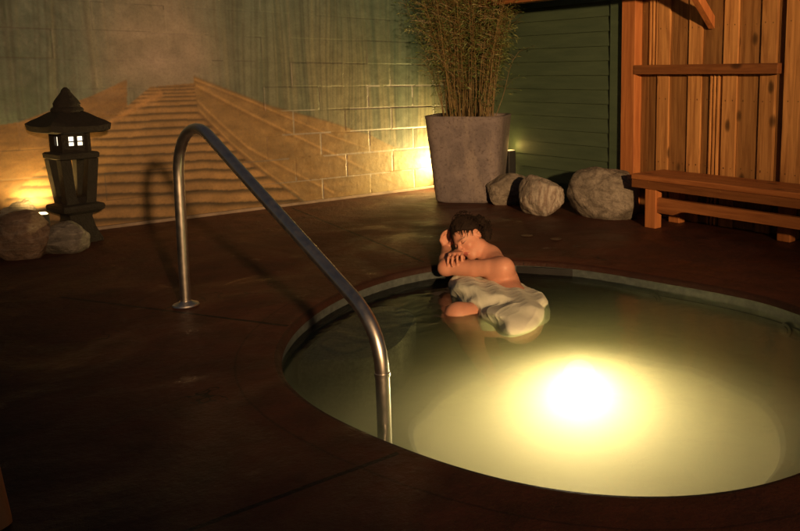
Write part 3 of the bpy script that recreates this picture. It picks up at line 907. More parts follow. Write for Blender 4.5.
def bamboo():
    root = empty('bamboo', (pc.x, pc.y, .70))
    tag(root, 'bushy clump of thin bamboo growing out of the concrete planter', 'bamboo')
    rnd = random.Random(4)
    ms, ml = MB(), MB()
    def leaf(p, d, L, w, tint):
        d = d.normalized(); s = d.cross(Vector((rnd.gauss(0, 1), rnd.gauss(0, 1), rnd.gauss(0, 1)))).normalized() * w
        mid2 = p + d * L * .45; tip = p + d * L + Vector((0, 0, -L * .22))
        ml.add([p, mid2 + s, tip, mid2 - s], [(0, 1, 2, 3)], tint)
    for i in range(150):
        a = rnd.uniform(0, 2 * math.pi); r = .24 * math.sqrt(rnd.random())
        b0 = Vector((r * math.cos(a), r * math.sin(a), 0))
        H = rnd.uniform(1.0, 1.75) if i > 45 else rnd.uniform(.5, 1.0)
        lean = Vector((math.cos(a), math.sin(a), 0)) * (rnd.uniform(.08, .30) * (.4 + r / .24)) * (H / 1.3)
        lean += Vector((rnd.gauss(0, .05), rnd.gauss(0, .05), 0))
        wob = Vector((rnd.gauss(0, .02), rnd.gauss(0, .02), 0))
        pts = []
        for k in range(8):
            q = k / 7
            pts.append(b0 + lean * (q ** 1.5) + wob * math.sin(q * 5) + Vector((0, 0, H * q - .12 * q ** 4 * lean.length)))
        r0 = rnd.uniform(.0022, .0044)
        ti = rnd.random()
        ms.tube(pts, [r0 * (1 - .65 * k / 7) for k in range(8)], 5, ti, False)
        nl = int(46 * H)
        for j in range(nl):
            q = rnd.uniform(.08, 1.0) if rnd.random() < .22 else rnd.uniform(.38, 1.0)
            f = q * 7; k = min(int(f), 6); p = pts[k].lerp(pts[k + 1], f - k)
            ba = rnd.uniform(0, 2 * math.pi)
            dr = Vector((math.cos(ba), math.sin(ba), rnd.uniform(-.1, .9)))
            bl = rnd.uniform(.02, .14) * (0.5 + q)
            e = p + dr.normalized() * bl
            if bl > .06:
                ms.tube([p, p.lerp(e, .5) + Vector((0, 0, .006)), e], .0011, 3, ti, False)
            for s in range(rnd.choice((1, 2, 2, 3))):
                leaf(e + Vector((rnd.gauss(0, .008), rnd.gauss(0, .008), rnd.gauss(0, .008))), dr + Vector((rnd.gauss(0, .6), rnd.gauss(0, .6), rnd.gauss(-.25, .5))),
                     rnd.uniform(.022, .062), rnd.uniform(.0022, .0050), rnd.random())
    ts = NT('bamboo_stem'); ts.base(ts.ramp(ts.attr('tint'), [(0, (0.10, 0.065, 0.022)), (1, (0.24, 0.17, 0.06))])); ts.rough(.5)
    tl2 = NT('bamboo_leaf'); tl2.base(tl2.ramp(tl2.attr('tint'), [(0, (0.050, 0.080, 0.020)), (.6, (0.095, 0.145, 0.040)), (1, (0.20, 0.20, 0.07))])); tl2.rough(.55)
    ms.build('stems', ts.m, root); ml.build('leaves', tl2.m, root)
bamboo()

# ------------------------------------------------------------------ small fittings
def uplight(loc, rz, label, h0=.17, em=6.0):
    r = empty('ground_uplight', loc, rz)
    tag(r, label, 'uplight', 'uplights at the foot of the walls')
    m = MB(); m.box(-.035, .035, -.045, .045, .03, h0, .5, .01); h = m.build('housing', M_dark, r)
    m = MB(); m.lathe((0, 0, 0), [(.03, 0), (.03, .008), (.012, .012), (.012, .03)], 16); m.build('stake', M_dark, r, True, 40)
    m = MB(); m.box(-.027, .027, -.037, .037, h0 + .0005, h0 + .006, .5, .002); m.build('lens', glow('uplight_lens', (1.0, .72, .32), em), h)
    return r
ua = mural_uv(40, 226); ub_ = mural_uv(431, 180)
def MW(u, d, z): return KX + DM * u + NM * d + Vector((0, 0, z))
LA = MW(ua[0], .10, 0); LB = MW(ub_[0] + .17, .10, 0); LCc = M_SIDE(side_uv(510, 172, .09)[0], .09, 0)
uplight(LA, A_M, 'small ground uplight glowing on the wall behind the stone lantern')
uplight(LB, A_M, 'small ground uplight glowing on the mural just left behind the planter')
uplight(LCc, A_S, 'dark uplight box standing right of the planter against the clapboards', .40, .4)
M_cap = simple('deck_cap_metal', (0.10, 0.065, 0.045), 0.42, metal=0.3, var=0.2)
for px, py, lb in ((527, 236, 'round deck cap nearer the woman, left of its twin'), (556, 239.5, 'round deck cap to the right of its twin behind the tub')):
    p = at(px, py)
    m = MB(); m.lathe((0, 0, 0), [(.034, .001), (.040, .004), (.034, .006), (.028, .0035), (.012, .0035), (.010, .005)], 26)
    o = m.build('deck_cap', M_cap, None, True, 30); o.location = p
    tag(o, lb, 'deck cap', 'round caps let into the deck')
# the near wooden pole cut by the left edge
p = at(2, 528)
m = MB()
m.tube([(-.055, .0, .0), (-.062, .0, .02), (-.085, 0.01, .14), (-.115, .02, .32), (-.16, .03, .55)], [.026, .030, .030, .029, .027], 14, .7)
o = m.build('wooden_pole', wood('oiled_pole', (0.42, 0.19, 0.07), (0.66, 0.34, 0.14), 2, knots=False), None, True, 50)
o.location = (p.x + .05, p.y, 0)
tag(o, 'orange wooden pole leaning at the bottom left corner', 'pole')

# ------------------------------------------------------------------ the woman (signed distance shapes turned into one continuous surface)
class SDF:
    def __init__(s, lo, hi, h):
        s.lo = np.array(lo, float); s.h = h
        s.n = np.ceil((np.array(hi) - s.lo) / h).astype(int) + 1
        s.D = np.full(s.n, 0.5, np.float32)
    def sub(s, a, b, pad):
        i0 = np.clip(np.floor((a - pad - s.lo) / s.h).astype(int), 0, s.n - 1)
        i1 = np.clip(np.ceil((b + pad - s.lo) / s.h).astype(int) + 1, 1, s.n)
        sl = tuple(slice(i0[k], i1[k]) for k in range(3))
        ax = [s.lo[k] + s.h * np.arange(i0[k], i1[k]) for k in range(3)]
        return sl, np.stack(np.meshgrid(*ax, indexing='ij'), -1)
    def put(s, sl, d, k, op='add'):
        A = s.D[sl]
        if op == 'add':
            if k > 0:
                hh = np.clip(0.5 + 0.5 * (A - d) / k, 0, 1)
                r = A * (1 - hh) + d * hh - k * hh * (1 - hh)
            else: r = np.minimum(A, d)
        else:
            if k > 0:
                hh = np.clip(0.5 - 0.5 * (A + d) / k, 0, 1)
                r = A * (1 - hh) + (-d) * hh + k * hh * (1 - hh)
            else: r = np.maximum(A, -d)
        s.D[sl] = r
    def cap(s, a, b, ra, rb, k=0.02, op='add'):
        a = np.array(a, float); b = np.array(b, float); m = max(ra, rb)
        sl, P = s.sub(np.minimum(a, b) - m, np.maximum(a, b) + m, k + .03)
        ab = b - a; t = np.clip(((P - a) @ ab) / (ab @ ab), 0, 1)
        d = np.linalg.norm(P - a - t[..., None] * ab, axis=-1) - (ra + (rb - ra) * t)
        s.put(sl, d, k, op)
    def chain(s, pts, rs, k=0.02):
        for i in range(len(pts) - 1): s.cap(pts[i], pts[i + 1], rs[i], rs[i + 1], k)
    def ell(s, c, r, ax=None, k=0.02, op='add'):
        c = np.array(c, float); r = np.array(r, float); m = r.max()
        sl, P = s.sub(c - m, c + m, k + .03)
        Q = P - c
        if ax is not None: Q = Q @ np.array(ax, float).T
        k0 = np.linalg.norm(Q / r, axis=-1); k1 = np.linalg.norm(Q / (r * r), axis=-1) + 1e-9
        s.put(sl, k0 * (k0 - 1) / k1, k, op)
    def grid(s):
        ax = [s.lo[k] + s.h * np.arange(s.n[k]) for k in range(3)]
        return np.stack(np.meshgrid(*ax, indexing='ij'), -1)
    def mesh(s):
        D = s.D; S = D < 0
        c = [(i, j, k) for i in (0, 1) for j in (0, 1) for k in (0, 1)]
        n = s.n - 1
        cnt = sum(S[i:i + n[0], j:j + n[1], k:k + n[2]].astype(np.int8) for i, j, k in c)
        idx = np.argwhere((cnt > 0) & (cnt < 8))
        cid = np.full(n, -1, int); cid[tuple(idx.T)] = np.arange(len(idx))
        val = {q: D[idx[:, 0] + q[0], idx[:, 1] + q[1], idx[:, 2] + q[2]] for q in c}
        acc = np.zeros((len(idx), 3)); num = np.zeros(len(idx))
        for a in c:
            for k in range(3):
                if a[k] == 0:
                    b = list(a); b[k] = 1; b = tuple(b)
                    va, vb = val[a], val[b]
                    m = (va < 0) != (vb < 0)
                    t = np.where(m, va / np.where(m, va - vb, 1), 0)
                    p = np.tile(np.array(a, float), (len(idx), 1)); p[:, k] += t
                    acc[m] += p[m]; num[m] += 1
        V = s.lo + (idx + acc / num[:, None]) * s.h
        F = []
        for k in range(3):
            o = [q for q in range(3) if q != k]
            A = S; B = np.roll(S, -1, k)
            sl = [slice(1, -1)] * 3; sl[k] = slice(0, -1)
            for sgn in (0, 1):
                e = (A & ~B) if sgn == 0 else (~A & B)
                msk = np.zeros_like(e); msk[tuple(sl)] = e[tuple(sl)]
                g = np.argwhere(msk)
                if len(g) == 0: continue
                def cc(d1, d2):
                    h = g.copy(); h[:, o[0]] -= d1; h[:, o[1]] -= d2
                    return cid[tuple(h.T)]
                q = np.stack([cc(1, 1), cc(0, 1), cc(0, 0), cc(1, 0)], -1)
                if (sgn == 1) != (k == 1): q = q[:, ::-1]
                F.append(q)
        F = np.vstack(F); F = F[(F >= 0).all(1)]
        return V, F

def sdf_object(name, V, F, mat, parent=None, col=None, smooth_iter=1):
    me = bpy.data.meshes.new(name)
    me.from_pydata(V.tolist(), [], F.tolist()); me.update()
    bm = bmesh.new(); bm.from_mesh(me)
    for _ in range(smooth_iter):
        bmesh.ops.smooth_vert(bm, verts=bm.verts, factor=0.5, use_axis_x=True, use_axis_y=True, use_axis_z=True)
    bm.to_mesh(me); bm.free()
    me.polygons.foreach_set('use_smooth', [True] * len(me.polygons))
    if col is not None:
        ca = me.color_attributes.new('paint', 'FLOAT_COLOR', 'POINT')
        full = np.ones((len(V), 4), np.float32); full[:, :3] = col
        ca.data.foreach_set('color', full.ravel())
    me.materials.append(mat)
    return link(bpy.data.objects.new(name, me), parent)

def woman():
    A = np.array
    J = lambda x, y, Y: A(atY(x, y, Y))
    # head frame: U up, F face direction, L towards her left ear
    U = A((-.60, .12, .79)); U /= np.linalg.norm(U)
    Fd = A((-.52, -.80, -.20)); Fd -= U * (Fd @ U); Fd /= np.linalg.norm(Fd)
    Ls = np.cross(U, Fd)
    H = J(468.5, 239.0, 4.13)
    hp = lambda l, f, u: H + Ls * l + Fd * f + U * u
    AX = np.array([Ls, Fd, U])
    sL, sR = J(503.5, 268, 3.92), J(484, 257, 4.22)
    nb = J(491, 255, 4.11)
    eL = J(446.5, 267.5, 4.00); eR = J(462, 255, 4.36)
    wL = J(446.5, 247, 4.20)
    chest, waist, pel = J(500, 284, 4.01), J(509, 301, 3.88), J(516, 317, 3.74)
    acr = (sL - sR) / np.linalg.norm(sL - sR)            # across the shoulders
    kneeL = J(458, 315.5, 3.50); kneeR = J(470, 318, 3.80)
    hipL, hipR = pel + acr * .075, pel - acr * .085
    lo = (-.98, 3.05, -.75); hi = (.10, 4.52, .34)
    S = SDF(lo, hi, 0.0052)
    # trunk
    S.cap(chest + acr * .055, waist + acr * .045, .090, .082, .03); S.cap(chest - acr * .055, waist - acr * .045, .090, .082, .03)
    S.cap(waist + acr * .05, pel + acr * .07, .090, .112, .05); S.cap(waist - acr * .05, pel - acr * .07, .090, .112, .05)
    up = chest * .35 + (sL + sR) / 2 * .65
    S.cap(chest, up, .092, .068, .05)
    S.cap(up + acr * .10, up - acr * .10, .060, .060, .05)
    # trapezius, shoulders, neck
    S.cap(nb, sL + A((0, 0, .008)), .042, .036, .045); S.cap(nb, sR + A((0, 0, .012)), .046, .044, .045)
    S.ell(sL, (.043, .043, .041), None, .05); S.ell(sR, (.054, .054, .052), None, .035)
    S.cap(nb + A((0, 0, -.03)), hp(.004, -.030, -.045), .052, .045, .035)
    S.cap(nb + A((-.02, -.03, -.02)), hp(.035, -.02, -.055), .022, .018, .03)      # neck muscle
    # shoulder blade ridge and spine hollow
    S.cap(sL + A((.008, .03, -.03)), chest + acr * .05 + A((.025, .03, .05)), .032, .030, .04)
    # left arm
    mL = sL * .5 + eL * .5 + A((0, 0, -.004))
    S.cap(sL, sL * .75 + eL * .25, .046, .047, .034); S.chain([sL * .75 + eL * .25, mL, eL], [.047, .046, .041], .008)
    S.ell(eL + A((-.006, -.003, -.004)), (.041, .041, .041), None, .02)
    fm = eL * .62 + wL * .38
    S.chain([eL, fm, wL], [.041, .039, .026], .018)
    # right arm, mostly hidden
    S.chain([sR, sR * .5 + eR * .5, eR], [.048, .042, .035], .03)
    wR = J(457, 253.5, 4.07); S.chain([eR, eR * .6 + wR * .4, wR], [.035, .034, .024], .018)
    # hands
    def hand(w, k, fingers, thumb, pr=.019):
        """w wrist, k knuckle centre, across = knuckle line"""
        for f in fingers:
            S.chain([w * .75 + f[0] * .25, f[0]], [.017, .0118], .014)
            S.chain(f, [.0090, .0083, .0077, .0066][:len(f)], .0015)
        S.chain(thumb, [.0135, .0108, .0088], .008)
    # right hand hangs over the left forearm: knuckles up, fingers down towards the camera
    kc = J(455.5, 254.0, 3.98)
    ac = A((1.0, .10, .10)); ac /= np.linalg.norm(ac)
    fs = []
    for i, (o, Ln) in enumerate(((-.034, .90), (-.0115, 1.0), (.0115, .97), (.033, .80))):
        b0 = kc + ac * o + A((0, .010 * abs(i - 1.4), -.003 * abs(i - 1.3)))
        b1 = b0 + A((.002 * (i - 1.5), -.034, -.010)) * Ln
        b2 = b1 + A((.002 * (i - 1.5), -.010, -.027)) * Ln
        b3 = b2 + A((0, .004, -.019)) * Ln
        fs.append([b0, b1, b2, b3])
    hand(wR, kc, fs, [wR + A((.012, -.02, -.004)), wR + A((.040, -.050, -.012)), wR + A((.046, -.078, -.022))])
    # left hand lies up against the brow, fingers pointing up
    kl = J(446.5, 238.5, 4.20)
    al = A((.80, .55, .18)); al /= np.linalg.norm(al)
    fs = []
    for i, (o, Ln) in enumerate(((-.034, .82), (-.0115, .98), (.0115, 1.0), (.034, .90))):
        b0 = kl + al * o
        b1 = b0 + A((.006, -.008, .034)) * Ln
        b2 = b1 + A((.015, -.006, .023)) * Ln
        b3 = b2 + A((.015, -.004, .012)) * Ln
        fs.append([b0, b1, b2, b3])
    hand(wL, kl, fs, [wL + A((.015, -.015, .012)), wL + A((.034, -.030, .034)), wL + A((.042, -.034, .060))])
    # legs, folded, mostly under the towel and the water
    S.chain([hipL, hipL * .5 + kneeL * .5, kneeL], [.098, .082, .063], .05)
    S.chain([hipR, hipR * .5 + kneeR * .5, kneeR], [.098, .080, .058], .05)
    aL = J(486, 352, 3.44) + A((0.02, .05, -.16)); aR = aL + A((.04, .18, .0))
    S.chain([kneeL, kneeL * .6 + aL * .4, aL], [.056, .052, .034], .03); S.chain([kneeR, kneeR * .6 + aR * .4, aR], [.056, .052, .034], .03)
    S.chain([aL, aL + A((.10, .07, -.03)), aL + A((.17, .11, -.05))], [.034, .032, .02], .02)
    S.chain([aR, aR + A((.10, .07, -.03)), aR + A((.17, .11, -.05))], [.034, .032, .02], .02)
    # head
    S.ell(hp(0, -.012, .022), (.073, .092, .090), AX, .0)            # cranium
    S.ell(hp(0, .026, -.030), (.058, .062, .078), AX, .03)           # face
    S.ell(hp(0, .058, -.092), (.020, .018, .017), AX, .022)          # chin
    S.cap(hp(.050, -.006, -.060), hp(.016, .056, -.092), .016, .013, .022); S.cap(hp(-.050, -.006, -.060), hp(-.016, .056, -.092), .016, .013, .022)
    for s_ in (1, -1):
        S.ell(hp(.036 * s_, .058, -.030), (.021, .018, .018), AX, .018)    # cheekbone
        S.ell(hp(.031 * s_, .081, .006), (.0155, .013, .0115), AX, .004, 'sub')   # eye socket
        S.ell(hp(.031 * s_, .0735, .005), (.0135, .0115, .0105), AX, .002)   # closed lid
        S.cap(hp(.014 * s_, .0855, .021), hp(.044 * s_, .070, .023), .0044, .0036, .010)   # brow
        # ear
        S.ell(hp(.0745 * s_, -.012, -.004), (.008, .018, .029), AX, .006)
        S.ell(hp(.0815 * s_, -.009, .000), (.005, .010, .017), AX, .003, 'sub')
    S.chain([hp(0, .083, .014), hp(0, .095, -.008), hp(0, .105, -.025)], [.0058, .0066, .0082], .009)   # nose
    S.ell(hp(.011, .097, -.031), (.0075, .009, .0068), AX, .006); S.ell(hp(-.011, .097, -.031), (.0075, .009, .0068), AX, .006)
    S.cap(hp(-.014, .083, -.0535), hp(.014, .083, -.0535), .0052, .0052, .006); S.cap(hp(0, .086, -.0525), hp(0, .0865, -.0525), .006, .006, .004)
    S.cap(hp(-.011, .081, -.0655), hp(.011, .081, -.0655), .0064, .0064, .006)
    S.cap(hp(-.019, .0895, -.0597), hp(.019, .0895, -.0597), .0022, .0022, .002, 'sub')
    V, F = S.mesh()
    # colours: lips, brows, lashes, flushed cheeks, nails
    Q = (V - H) @ AX.T
    l, f, u = Q[:, 0], Q[:, 1], Q[:, 2]
    col = np.tile(A((0.56, 0.28, 0.20)), (len(V), 1))
    nz = fbm(V[:, 0] * 30 + 40, V[:, 2] * 30 + V[:, 1] * 17 + 40, 12)
    col *= (0.9 + .2 * nz)[:, None]
    def blend(mask, c):
        nonlocal col
        mask = np.clip(mask, 0, 1)[:, None]; col = col * (1 - mask) + A(c) * mask
    face = (f > .03) & (u > -.12) & (u < .09)
    g = lambda a, b, sx, sy: np.exp(-(((np.abs(l) - a) / sx) ** 2 + ((u - b) / sy) ** 2)) * face
    blend(g(.034, -.03, .02, .018) * .45, (.52, .20, .14))
    blend(g(0, -.028, .014, .012) * .35, (.50, .20, .15))
    face = face & (f < .100)
    lip = ((np.abs(l) < .0215) & (np.abs(u + .0595) < .0125 * (1 - (np.abs(l) / .024) ** 2) + .001) & (f > .07) & (f < .096))
    blend(lip * .85, (.36, .10, .085))
    brow = np.exp(-(((u - (.0225 - ((np.abs(l) - .03) ** 2) * 9)) / .0042) ** 2)) * ((np.abs(l) > .012) & (np.abs(l) < .050)) * face
    blend(brow * .85, (.055, .03, .02))
    lash = np.exp(-(((u - (-.0025 + ((np.abs(l) - .031) ** 2) * 14)) / .0022) ** 2)) * ((np.abs(l) > .018) & (np.abs(l) < .047)) * face
    blend(lash * .9, (.03, .018, .014))
    blend(g(.031, .008, .016, .008) * .3, (.34, .16, .12))
    skin = NT('skin')
    skin.base(skin.attr('paint', 'Color')); skin.rough(skin.ramp(skin.noise(40, 4), [(.3, .46), (.7, .66)]))
    skin.b.inputs['Subsurface Weight'].default_value = .12
    skin.b.inputs['Subsurface Radius'].default_value = (.012, .004, .002)
    skin.bump(skin.math('ADD', skin.noise(260, 3), skin.noise(45, 4)), .18, .003)
    body = sdf_object('person', V, F, skin.m, None, col, 1)
    tag(body, 'woman in a pale towel resting her head on folded arms at the tub edge', 'person')

    # ---- hair: pulled back cap with a loose knot
    T = SDF(H - .19, H + .19, .0042)
    T.ell(hp(0, -.022, .036), (.086, .104, .100), AX, 0)
    T.ell(hp(.012, -.105, .012), (.066, .058, .066), AX, .03)
    T.ell(hp(.03, -.075, -.035), (.045, .042, .045), AX, .03)
    T.ell(hp(.038, -.100, .045), (.040, .036, .036), AX, .02)
    P = T.grid(); Qh = (P - H) @ AX.T
    lg, fg, ug = Qh[..., 0], Qh[..., 1], Qh[..., 2]
    # strands follow the head backwards
    T.D += (.0018 * np.sin(np.arctan2(ug - .03, lg + 1e-6) * 27 + fg * 30 + 9 * fbm(lg * 15 + 30, fg * 15 + ug * 15 + 30, 79)) + .024 * (fbm(lg * 32 + 30, fg * 20 + ug * 32 + 30, 77, 3) - .5)).astype(np.float32)
    # hairline: clear the face and the ears
    line = .058 - 2.1 * lg ** 2 * 1.0
    cut = np.maximum(fg - (.040 - .55 * np.clip(.055 - ug, 0, 1) * 1.0), 0) - np.clip(ug - line, 0, .03)
    cutface = np.maximum(fg + .012 - .9 * np.clip(ug - .012, -.1, .1), -(ug - .066 + .35 * np.abs(lg) ** 1.4) * 1.0 * -1)
    facemask = (fg - (-.004 + 1.15 * np.clip(ug - .005, 0, .2)))
    low = -(ug + .02) + .4 * np.clip(-fg, 0, .2) - .04
    T.D = np.maximum(T.D, (facemask * .8 + .034 * (fbm(lg * 26 + 40, ug * 12 + 40, 78) - .5)).astype(np.float32))
    T.D += (.011 * np.clip(1 + facemask / .03, 0, 1)).astype(np.float32)
    T.D = np.maximum(T.D, np.minimum(-(ug + .012), fg + .045).astype(np.float32))
    ear = np.sqrt(((lg - .078) / 1.0) ** 2 + (fg + .008) ** 2 + ((ug + .004) * .75) ** 2) - .021
    T.D = np.maximum(T.D, -ear.astype(np.float32))
    V, F = T.mesh()
    hm = NT('dark_hair')
    hn2 = hm.noise(18, 4, .6, hm.mapping((3, 3, 3)), 1.0)
    hm.base(hm.ramp(hn2, [(.3, (.007, .0045, .0035)), (.7, (.022, .012, .008))])); hm.rough(.8); hm.b.inputs['Specular IOR Level'].default_value = .25; hm.bump(hm.noise(120, 4, .7), .8, .006)
    hair = sdf_object('hair', V, F, hm.m, body, None, 1)
    m = MB(); rnd = random.Random(3)
    for i in range(420):                       # flyaway strands and curls round the knot
        a = rnd.uniform(0, 2 * math.pi); b = rnd.uniform(-.6, 1.0)
        c = hp(.012, -.100, .012) if i < 260 else hp(0, -.025, .04)
        rr = rnd.uniform(.052, .070) if i < 260 else rnd.uniform(.088, .110)
        d = Ls * math.cos(a) * 1.1 + U * math.sin(a) - Fd * (b if i < 260 else .5 * abs(b))
        d /= np.linalg.norm(d)
        p = c + d * rr; tn = np.cross(d, A((rnd.gauss(0, 1), rnd.gauss(0, 1), rnd.gauss(0, 1)))); tn /= np.linalg.norm(tn)
        L = rnd.uniform(.015, .045)
        pts = [p + tn * L * (q - .5) * 1.4 + d * (.014 * math.sin(q * 3.1)) * rnd.uniform(.5, 1.3) for q in (0, .25, .5, .75, 1)]
        m.tube([Vector(q) for q in pts], [.0010, .0019, .0019, .0014, .0006], 4, .5, False)
    kn_ = A((.03, -.105, .012))                # combed strands running from the hairline back to the knot
    for i in range(700):
        a = rnd.uniform(-1.75, 1.75)
        dn = .16 if rnd.random() < .12 else 0
        st = A((math.sin(a) * .98, .62 - .50 * abs(a) ** 1.5 / 2.3, .80 - dn - .42 * abs(a) ** 1.3 / 2)) + A((rnd.gauss(0, .03), rnd.gauss(0, .10), rnd.gauss(0, .05)))
        st /= np.linalg.norm(st)
        en = A((.30 + rnd.gauss(0, .12), -1.0, .10 + rnd.gauss(0, .15))); en /= np.linalg.norm(en)
        pts = []; w1, w2 = rnd.uniform(0, 6), rnd.uniform(2, 6)
        lift = rnd.uniform(1.0, 1.075)
        for k in range(7):
            t_ = k / 6
            d = st * (1 - t_) + en * t_; d /= np.linalg.norm(d)
            d = d + .028 * math.sin(w1 + t_ * w2 * 2) * A((1, .3, -.5))
            pts.append(Vector(hp(*(d * A((.084, .101, .097)) * (lift if k else .97) + A((0, -.022, .036))))))
        m.tube(pts, [.0010, .0016, .0018, .0018, .0016, .0013, .0008], 4, rnd.random(), False)
    for i in range(150):                       # wisps over the hairline and temples
        a = rnd.uniform(-1.5, 1.5)
        st = A((math.sin(a) * .98, .62 - .50 * abs(a) ** 1.5 / 2.3, .80 - .42 * abs(a) ** 1.3 / 2)); st /= np.linalg.norm(st)
        dr = A((rnd.gauss(.0, .35), .55, -.75 + rnd.gauss(0, .3)))
        L = rnd.uniform(.30, .72); cw = rnd.uniform(-.10, .10)
        pts = []
        for k in range(5):
            t_ = k / 4
            d = st - A((0, .22, .05)) * (1 - t_) + dr * L * t_ + A((1, 0, .2)) * cw * math.sin(t_ * 3.1); d /= np.linalg.norm(d)
            pts.append(Vector(hp(*(d * A((.080, .098, .094)) * 1.03 + A((0, -.018, .030))))))
        m.tube(pts, [.0014, .0018, .0016, .0011, .0005], 4, .5, False)
    m.build('loose_strands', hm.m, hair, True)
    m = MB(); q = Vector(hp(.079, -.006, -.038)); m.lathe((q.x, q.y, q.z), [(.001, -.004), (.0035, -.002), (.0035, .002), (.001, .004)], 10)
    m.build('earring', M_chrome, body, True)

    # ---- towel
    T = SDF((-.75, 3.10, -.30), (.08, 4.22, .14), .0055)
    e = .014
    T.cap(chest + acr * .060, waist + acr * .050, .098 + e, .094 + e, .03); T.cap(chest - acr * .060, waist - acr * .050, .098 + e, .094 + e, .03)
    bust = J(471, 291, 3.86); T.ell(bust, (.085, .085, .075), None, .05); T.cap(bust, J(471, 308, 3.72), .078, .085, .05); T.cap(J(471, 308, 3.72), J(500, 316, 3.62), .085, .09, .05)
    T.ell(bust - acr * .14, (.085, .085, .070), None, .05)
    T.cap(waist + acr * .055, pel + acr * .075, .100 + e, .122 + e, .05); T.cap(waist - acr * .055, pel - acr * .075, .100 + e, .122 + e, .05)
    q = hipL * .28 + kneeL * .72
    T.cap(hipL, q, .108 + e, .078 + e, .05); T.cap(hipR, hipR * .3 + kneeR * .7, .108 + e, .080 + e, .05)
    # the hem lies on the water
    T.ell(A(at(505, 321, -.065)), (.165, .18, .050), None, .06)
    T.ell(A(at(527, 311, -.055)), (.085, .11, .050), None, .06)
    T.cap(J(484, 303, 3.76), J(515, 303, 3.76), .115, .105, .10); T.cap(J(474, 301, 3.78), J(508, 314, 3.66), .10, .11, .10); T.cap(J(500, 308, 3.66), J(517, 311, 3.66), .11, .10, .10)
    T.cap(J(527, 302, 3.74), J(531, 309, 3.64), .060, .060, .09)
    P = T.grid()
    x, y, z = P[..., 0], P[..., 1], P[..., 2]
    # a few soft folds fanning from where the towel is tucked at her side
    tk = J(466, 303, 3.72)
    ang = np.arctan2(z - tk[2] - .03, (x - tk[0]) + .30 * (y - tk[1]) + 1e-5)
    rr = np.sqrt((x - tk[0]) ** 2 + (y - tk[1]) ** 2 + (z - tk[2]) ** 2)
    ph = ang * 10 + 3.0 * fbm(x * 5 + 40, y * 5 + z * 5 + 40, 41, 2)
    T.D = np.maximum(T.D, (-(z + .17)).astype(np.float32))
    # upper edge under the arms and a cut before the knee
    pa, pb = J(456, 279, 3.82), J(529, 287, 3.90)
    ax_ = pb - pa; ax_ /= np.linalg.norm(ax_)
    nrm = np.cross(ax_, acr); nrm /= np.linalg.norm(nrm)
    if nrm[2] < 0: nrm = -nrm
    cut = (P - pa) @ nrm + .006 * np.sin(((P - pa) @ ax_) * 55)
    T.D = np.maximum(T.D, cut.astype(np.float32))
    kn = (kneeL - hipL) / np.linalg.norm(kneeL - hipL)
    T.D = np.maximum(T.D, ((P - (hipL * .16 + kneeL * .84)) @ kn + .30 * np.clip(-.02 - z, -.1, .2) + .010 * np.sin(z * 50 + y * 30)).astype(np.float32))
    V, F = T.mesh()
    cl = NT('wet_towel')
    cl.base(cl.ramp(cl.noise(14, 5), [(.3, (.70, .76, .64)), (.7, (.82, .87, .76))])); cl.rough(.75)
    cl.bump(cl.noise(180, 3, .7), .35, .004)
    tw = sdf_object('towel', V, F, cl.m, body, None, 28)
    me = tw.data
    n = len(me.vertices)
    co = np.empty(n * 3, np.float32); me.vertices.foreach_get('co', co); co = co.reshape(-1, 3)
    no = np.empty(n * 3, np.float32); me.vertex_normals.foreach_get('vector', no); no = no.reshape(-1, 3)
    x, y, z = co[:, 0], co[:, 1], co[:, 2]
    # thin wrinkles of wet cloth running round the body, finer towards the tuck
    w = (z * 1.5 + x * .40 - y * .30) + .035 * fbm(x * 6 + 40, y * 6 + z * 6 + 40, 41, 2)
    f1 = 1 - np.abs(np.sin(w * 27 + 11 * fbm(x * 4 + 40, y * 3 + z * 3 + 40, 44, 2)))
    f2 = 1 - np.abs(np.sin(w * 95 + x * 20))
    amp = .35 + .9 * fbm(x * 5 + 40, y * 5 + z * 7 + 40, 45, 2)
    d = .0048 * amp * f1 ** 2.5 * (.25 + .75 * sstep(.38, .62, fbm(x * 7 + 10, y * 7 + z * 9 + 10, 48, 2))) + .0012 * f2 ** 3
    co += no * d[:, None]
    me.vertices.foreach_set('co', co.ravel()); me.update()
woman()

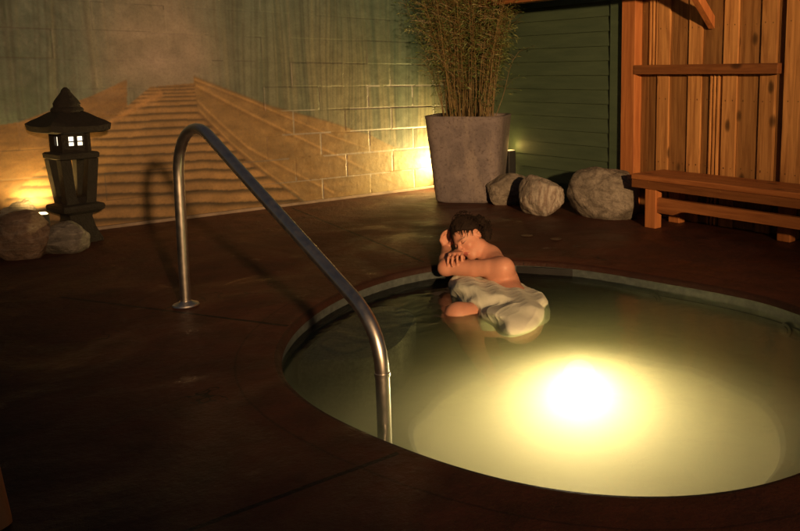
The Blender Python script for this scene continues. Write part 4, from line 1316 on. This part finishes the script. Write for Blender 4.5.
# ------------------------------------------------------------------ light
def lamp(name, typ, loc, energy, col, size=0.05, target=None, spot=None, blend=0.5):
    d = bpy.data.lights.new(name, typ); d.energy = energy; d.color = col
    if typ in ('POINT', 'SPOT'): d.shadow_soft_size = size
    if typ == 'SPOT': d.spot_size = R(spot); d.spot_blend = blend
    if typ == 'AREA': d.shape = 'DISK'; d.size = size
    o = bpy.data.objects.new(name, d); o.location = loc
    if target is not None:
        o.rotation_euler = (Vector(target) - Vector(loc)).to_track_quat('-Z', 'Y').to_euler()
    COL.objects.link(o)
    return o
WARM = (1.0, 0.555, 0.23)
lamp('porch_lamp', 'SPOT', (2.75, -3.66, 2.13), 3500, WARM, 0.13, (-0.85, 5.2, 1.65), 41, 1.0)
lamp('uplight_lamp', 'SPOT', LA + NM * .05 + Vector((0, 0, .19)), 27, (1.0, .58, .15), .03, LA - NM * .12 + Vector((0, 0, .7)), 150, .8)
lamp('uplight_lamp', 'SPOT', LB + NM * .16 + DM * .05 + Vector((0, 0, .19)), 170, (1.0, .66, .22), .05, LB - NM * .10 - DM * .75 + Vector((0, 0, .55)), 140, .9)
lamp('uplight_lamp', 'POINT', LCc + NS * .02 - DS * .005 + Vector((0, 0, .46)), 1.5, (1.0, .58, .14), .07)
lamp('pool_lamp_beam', 'SPOT', (LC.x, LC.y - .05, LC.z), 760, (1.0, .80, .40), .13, (LC.x - .02, LC.y - 1.0, LC.z - .43), 126, .55)

w = bpy.data.worlds.new('World'); scene.world = w; w.use_nodes = True
sky = w.node_tree.nodes.new('ShaderNodeTexSky'); sky.sky_type = 'NISHITA'; sky.sun_disc = False
sky.sun_elevation = R(-1.2); sky.sun_rotation = R(140)
bg = w.node_tree.nodes['Background']; w.node_tree.links.new(sky.outputs[0], bg.inputs[0]); bg.inputs[1].default_value = 0.10

# ------------------------------------------------------------------ camera and render settings
cd = bpy.data.cameras.new('camera'); cam = bpy.data.objects.new('camera', cd); COL.objects.link(cam)
cd.sensor_width = 36.0; cd.lens = FOC / 800 * 36.0
cd.shift_x = (400 - PX) / 800; cd.shift_y = -(265.5 - PY) / 800
cd.clip_start = 0.05; cd.clip_end = 200
cam.location = CAM; cam.rotation_euler = (R(90) - PIT, 0, 0)
scene.camera = cam
vs_ = scene.view_settings; scene.display_settings.display_device = 'sRGB'
vs_.view_transform = 'Standard'; vs_.look = 'None'; vs_.exposure = 0.3; vs_.gamma = 1; vs_.use_curve_mapping = False
cy = scene.cycles
cy.use_denoising = True
try: cy.denoiser = 'OPENIMAGEDENOISE'
except Exception: pass
cy.max_bounces = 8; cy.diffuse_bounces = 4; cy.glossy_bounces = 4; cy.transmission_bounces = 4; cy.volume_bounces = 1; cy.transparent_max_bounces = 12
cy.sample_clamp_indirect = 6.0
cy.caustics_reflective = False; cy.caustics_refractive = False
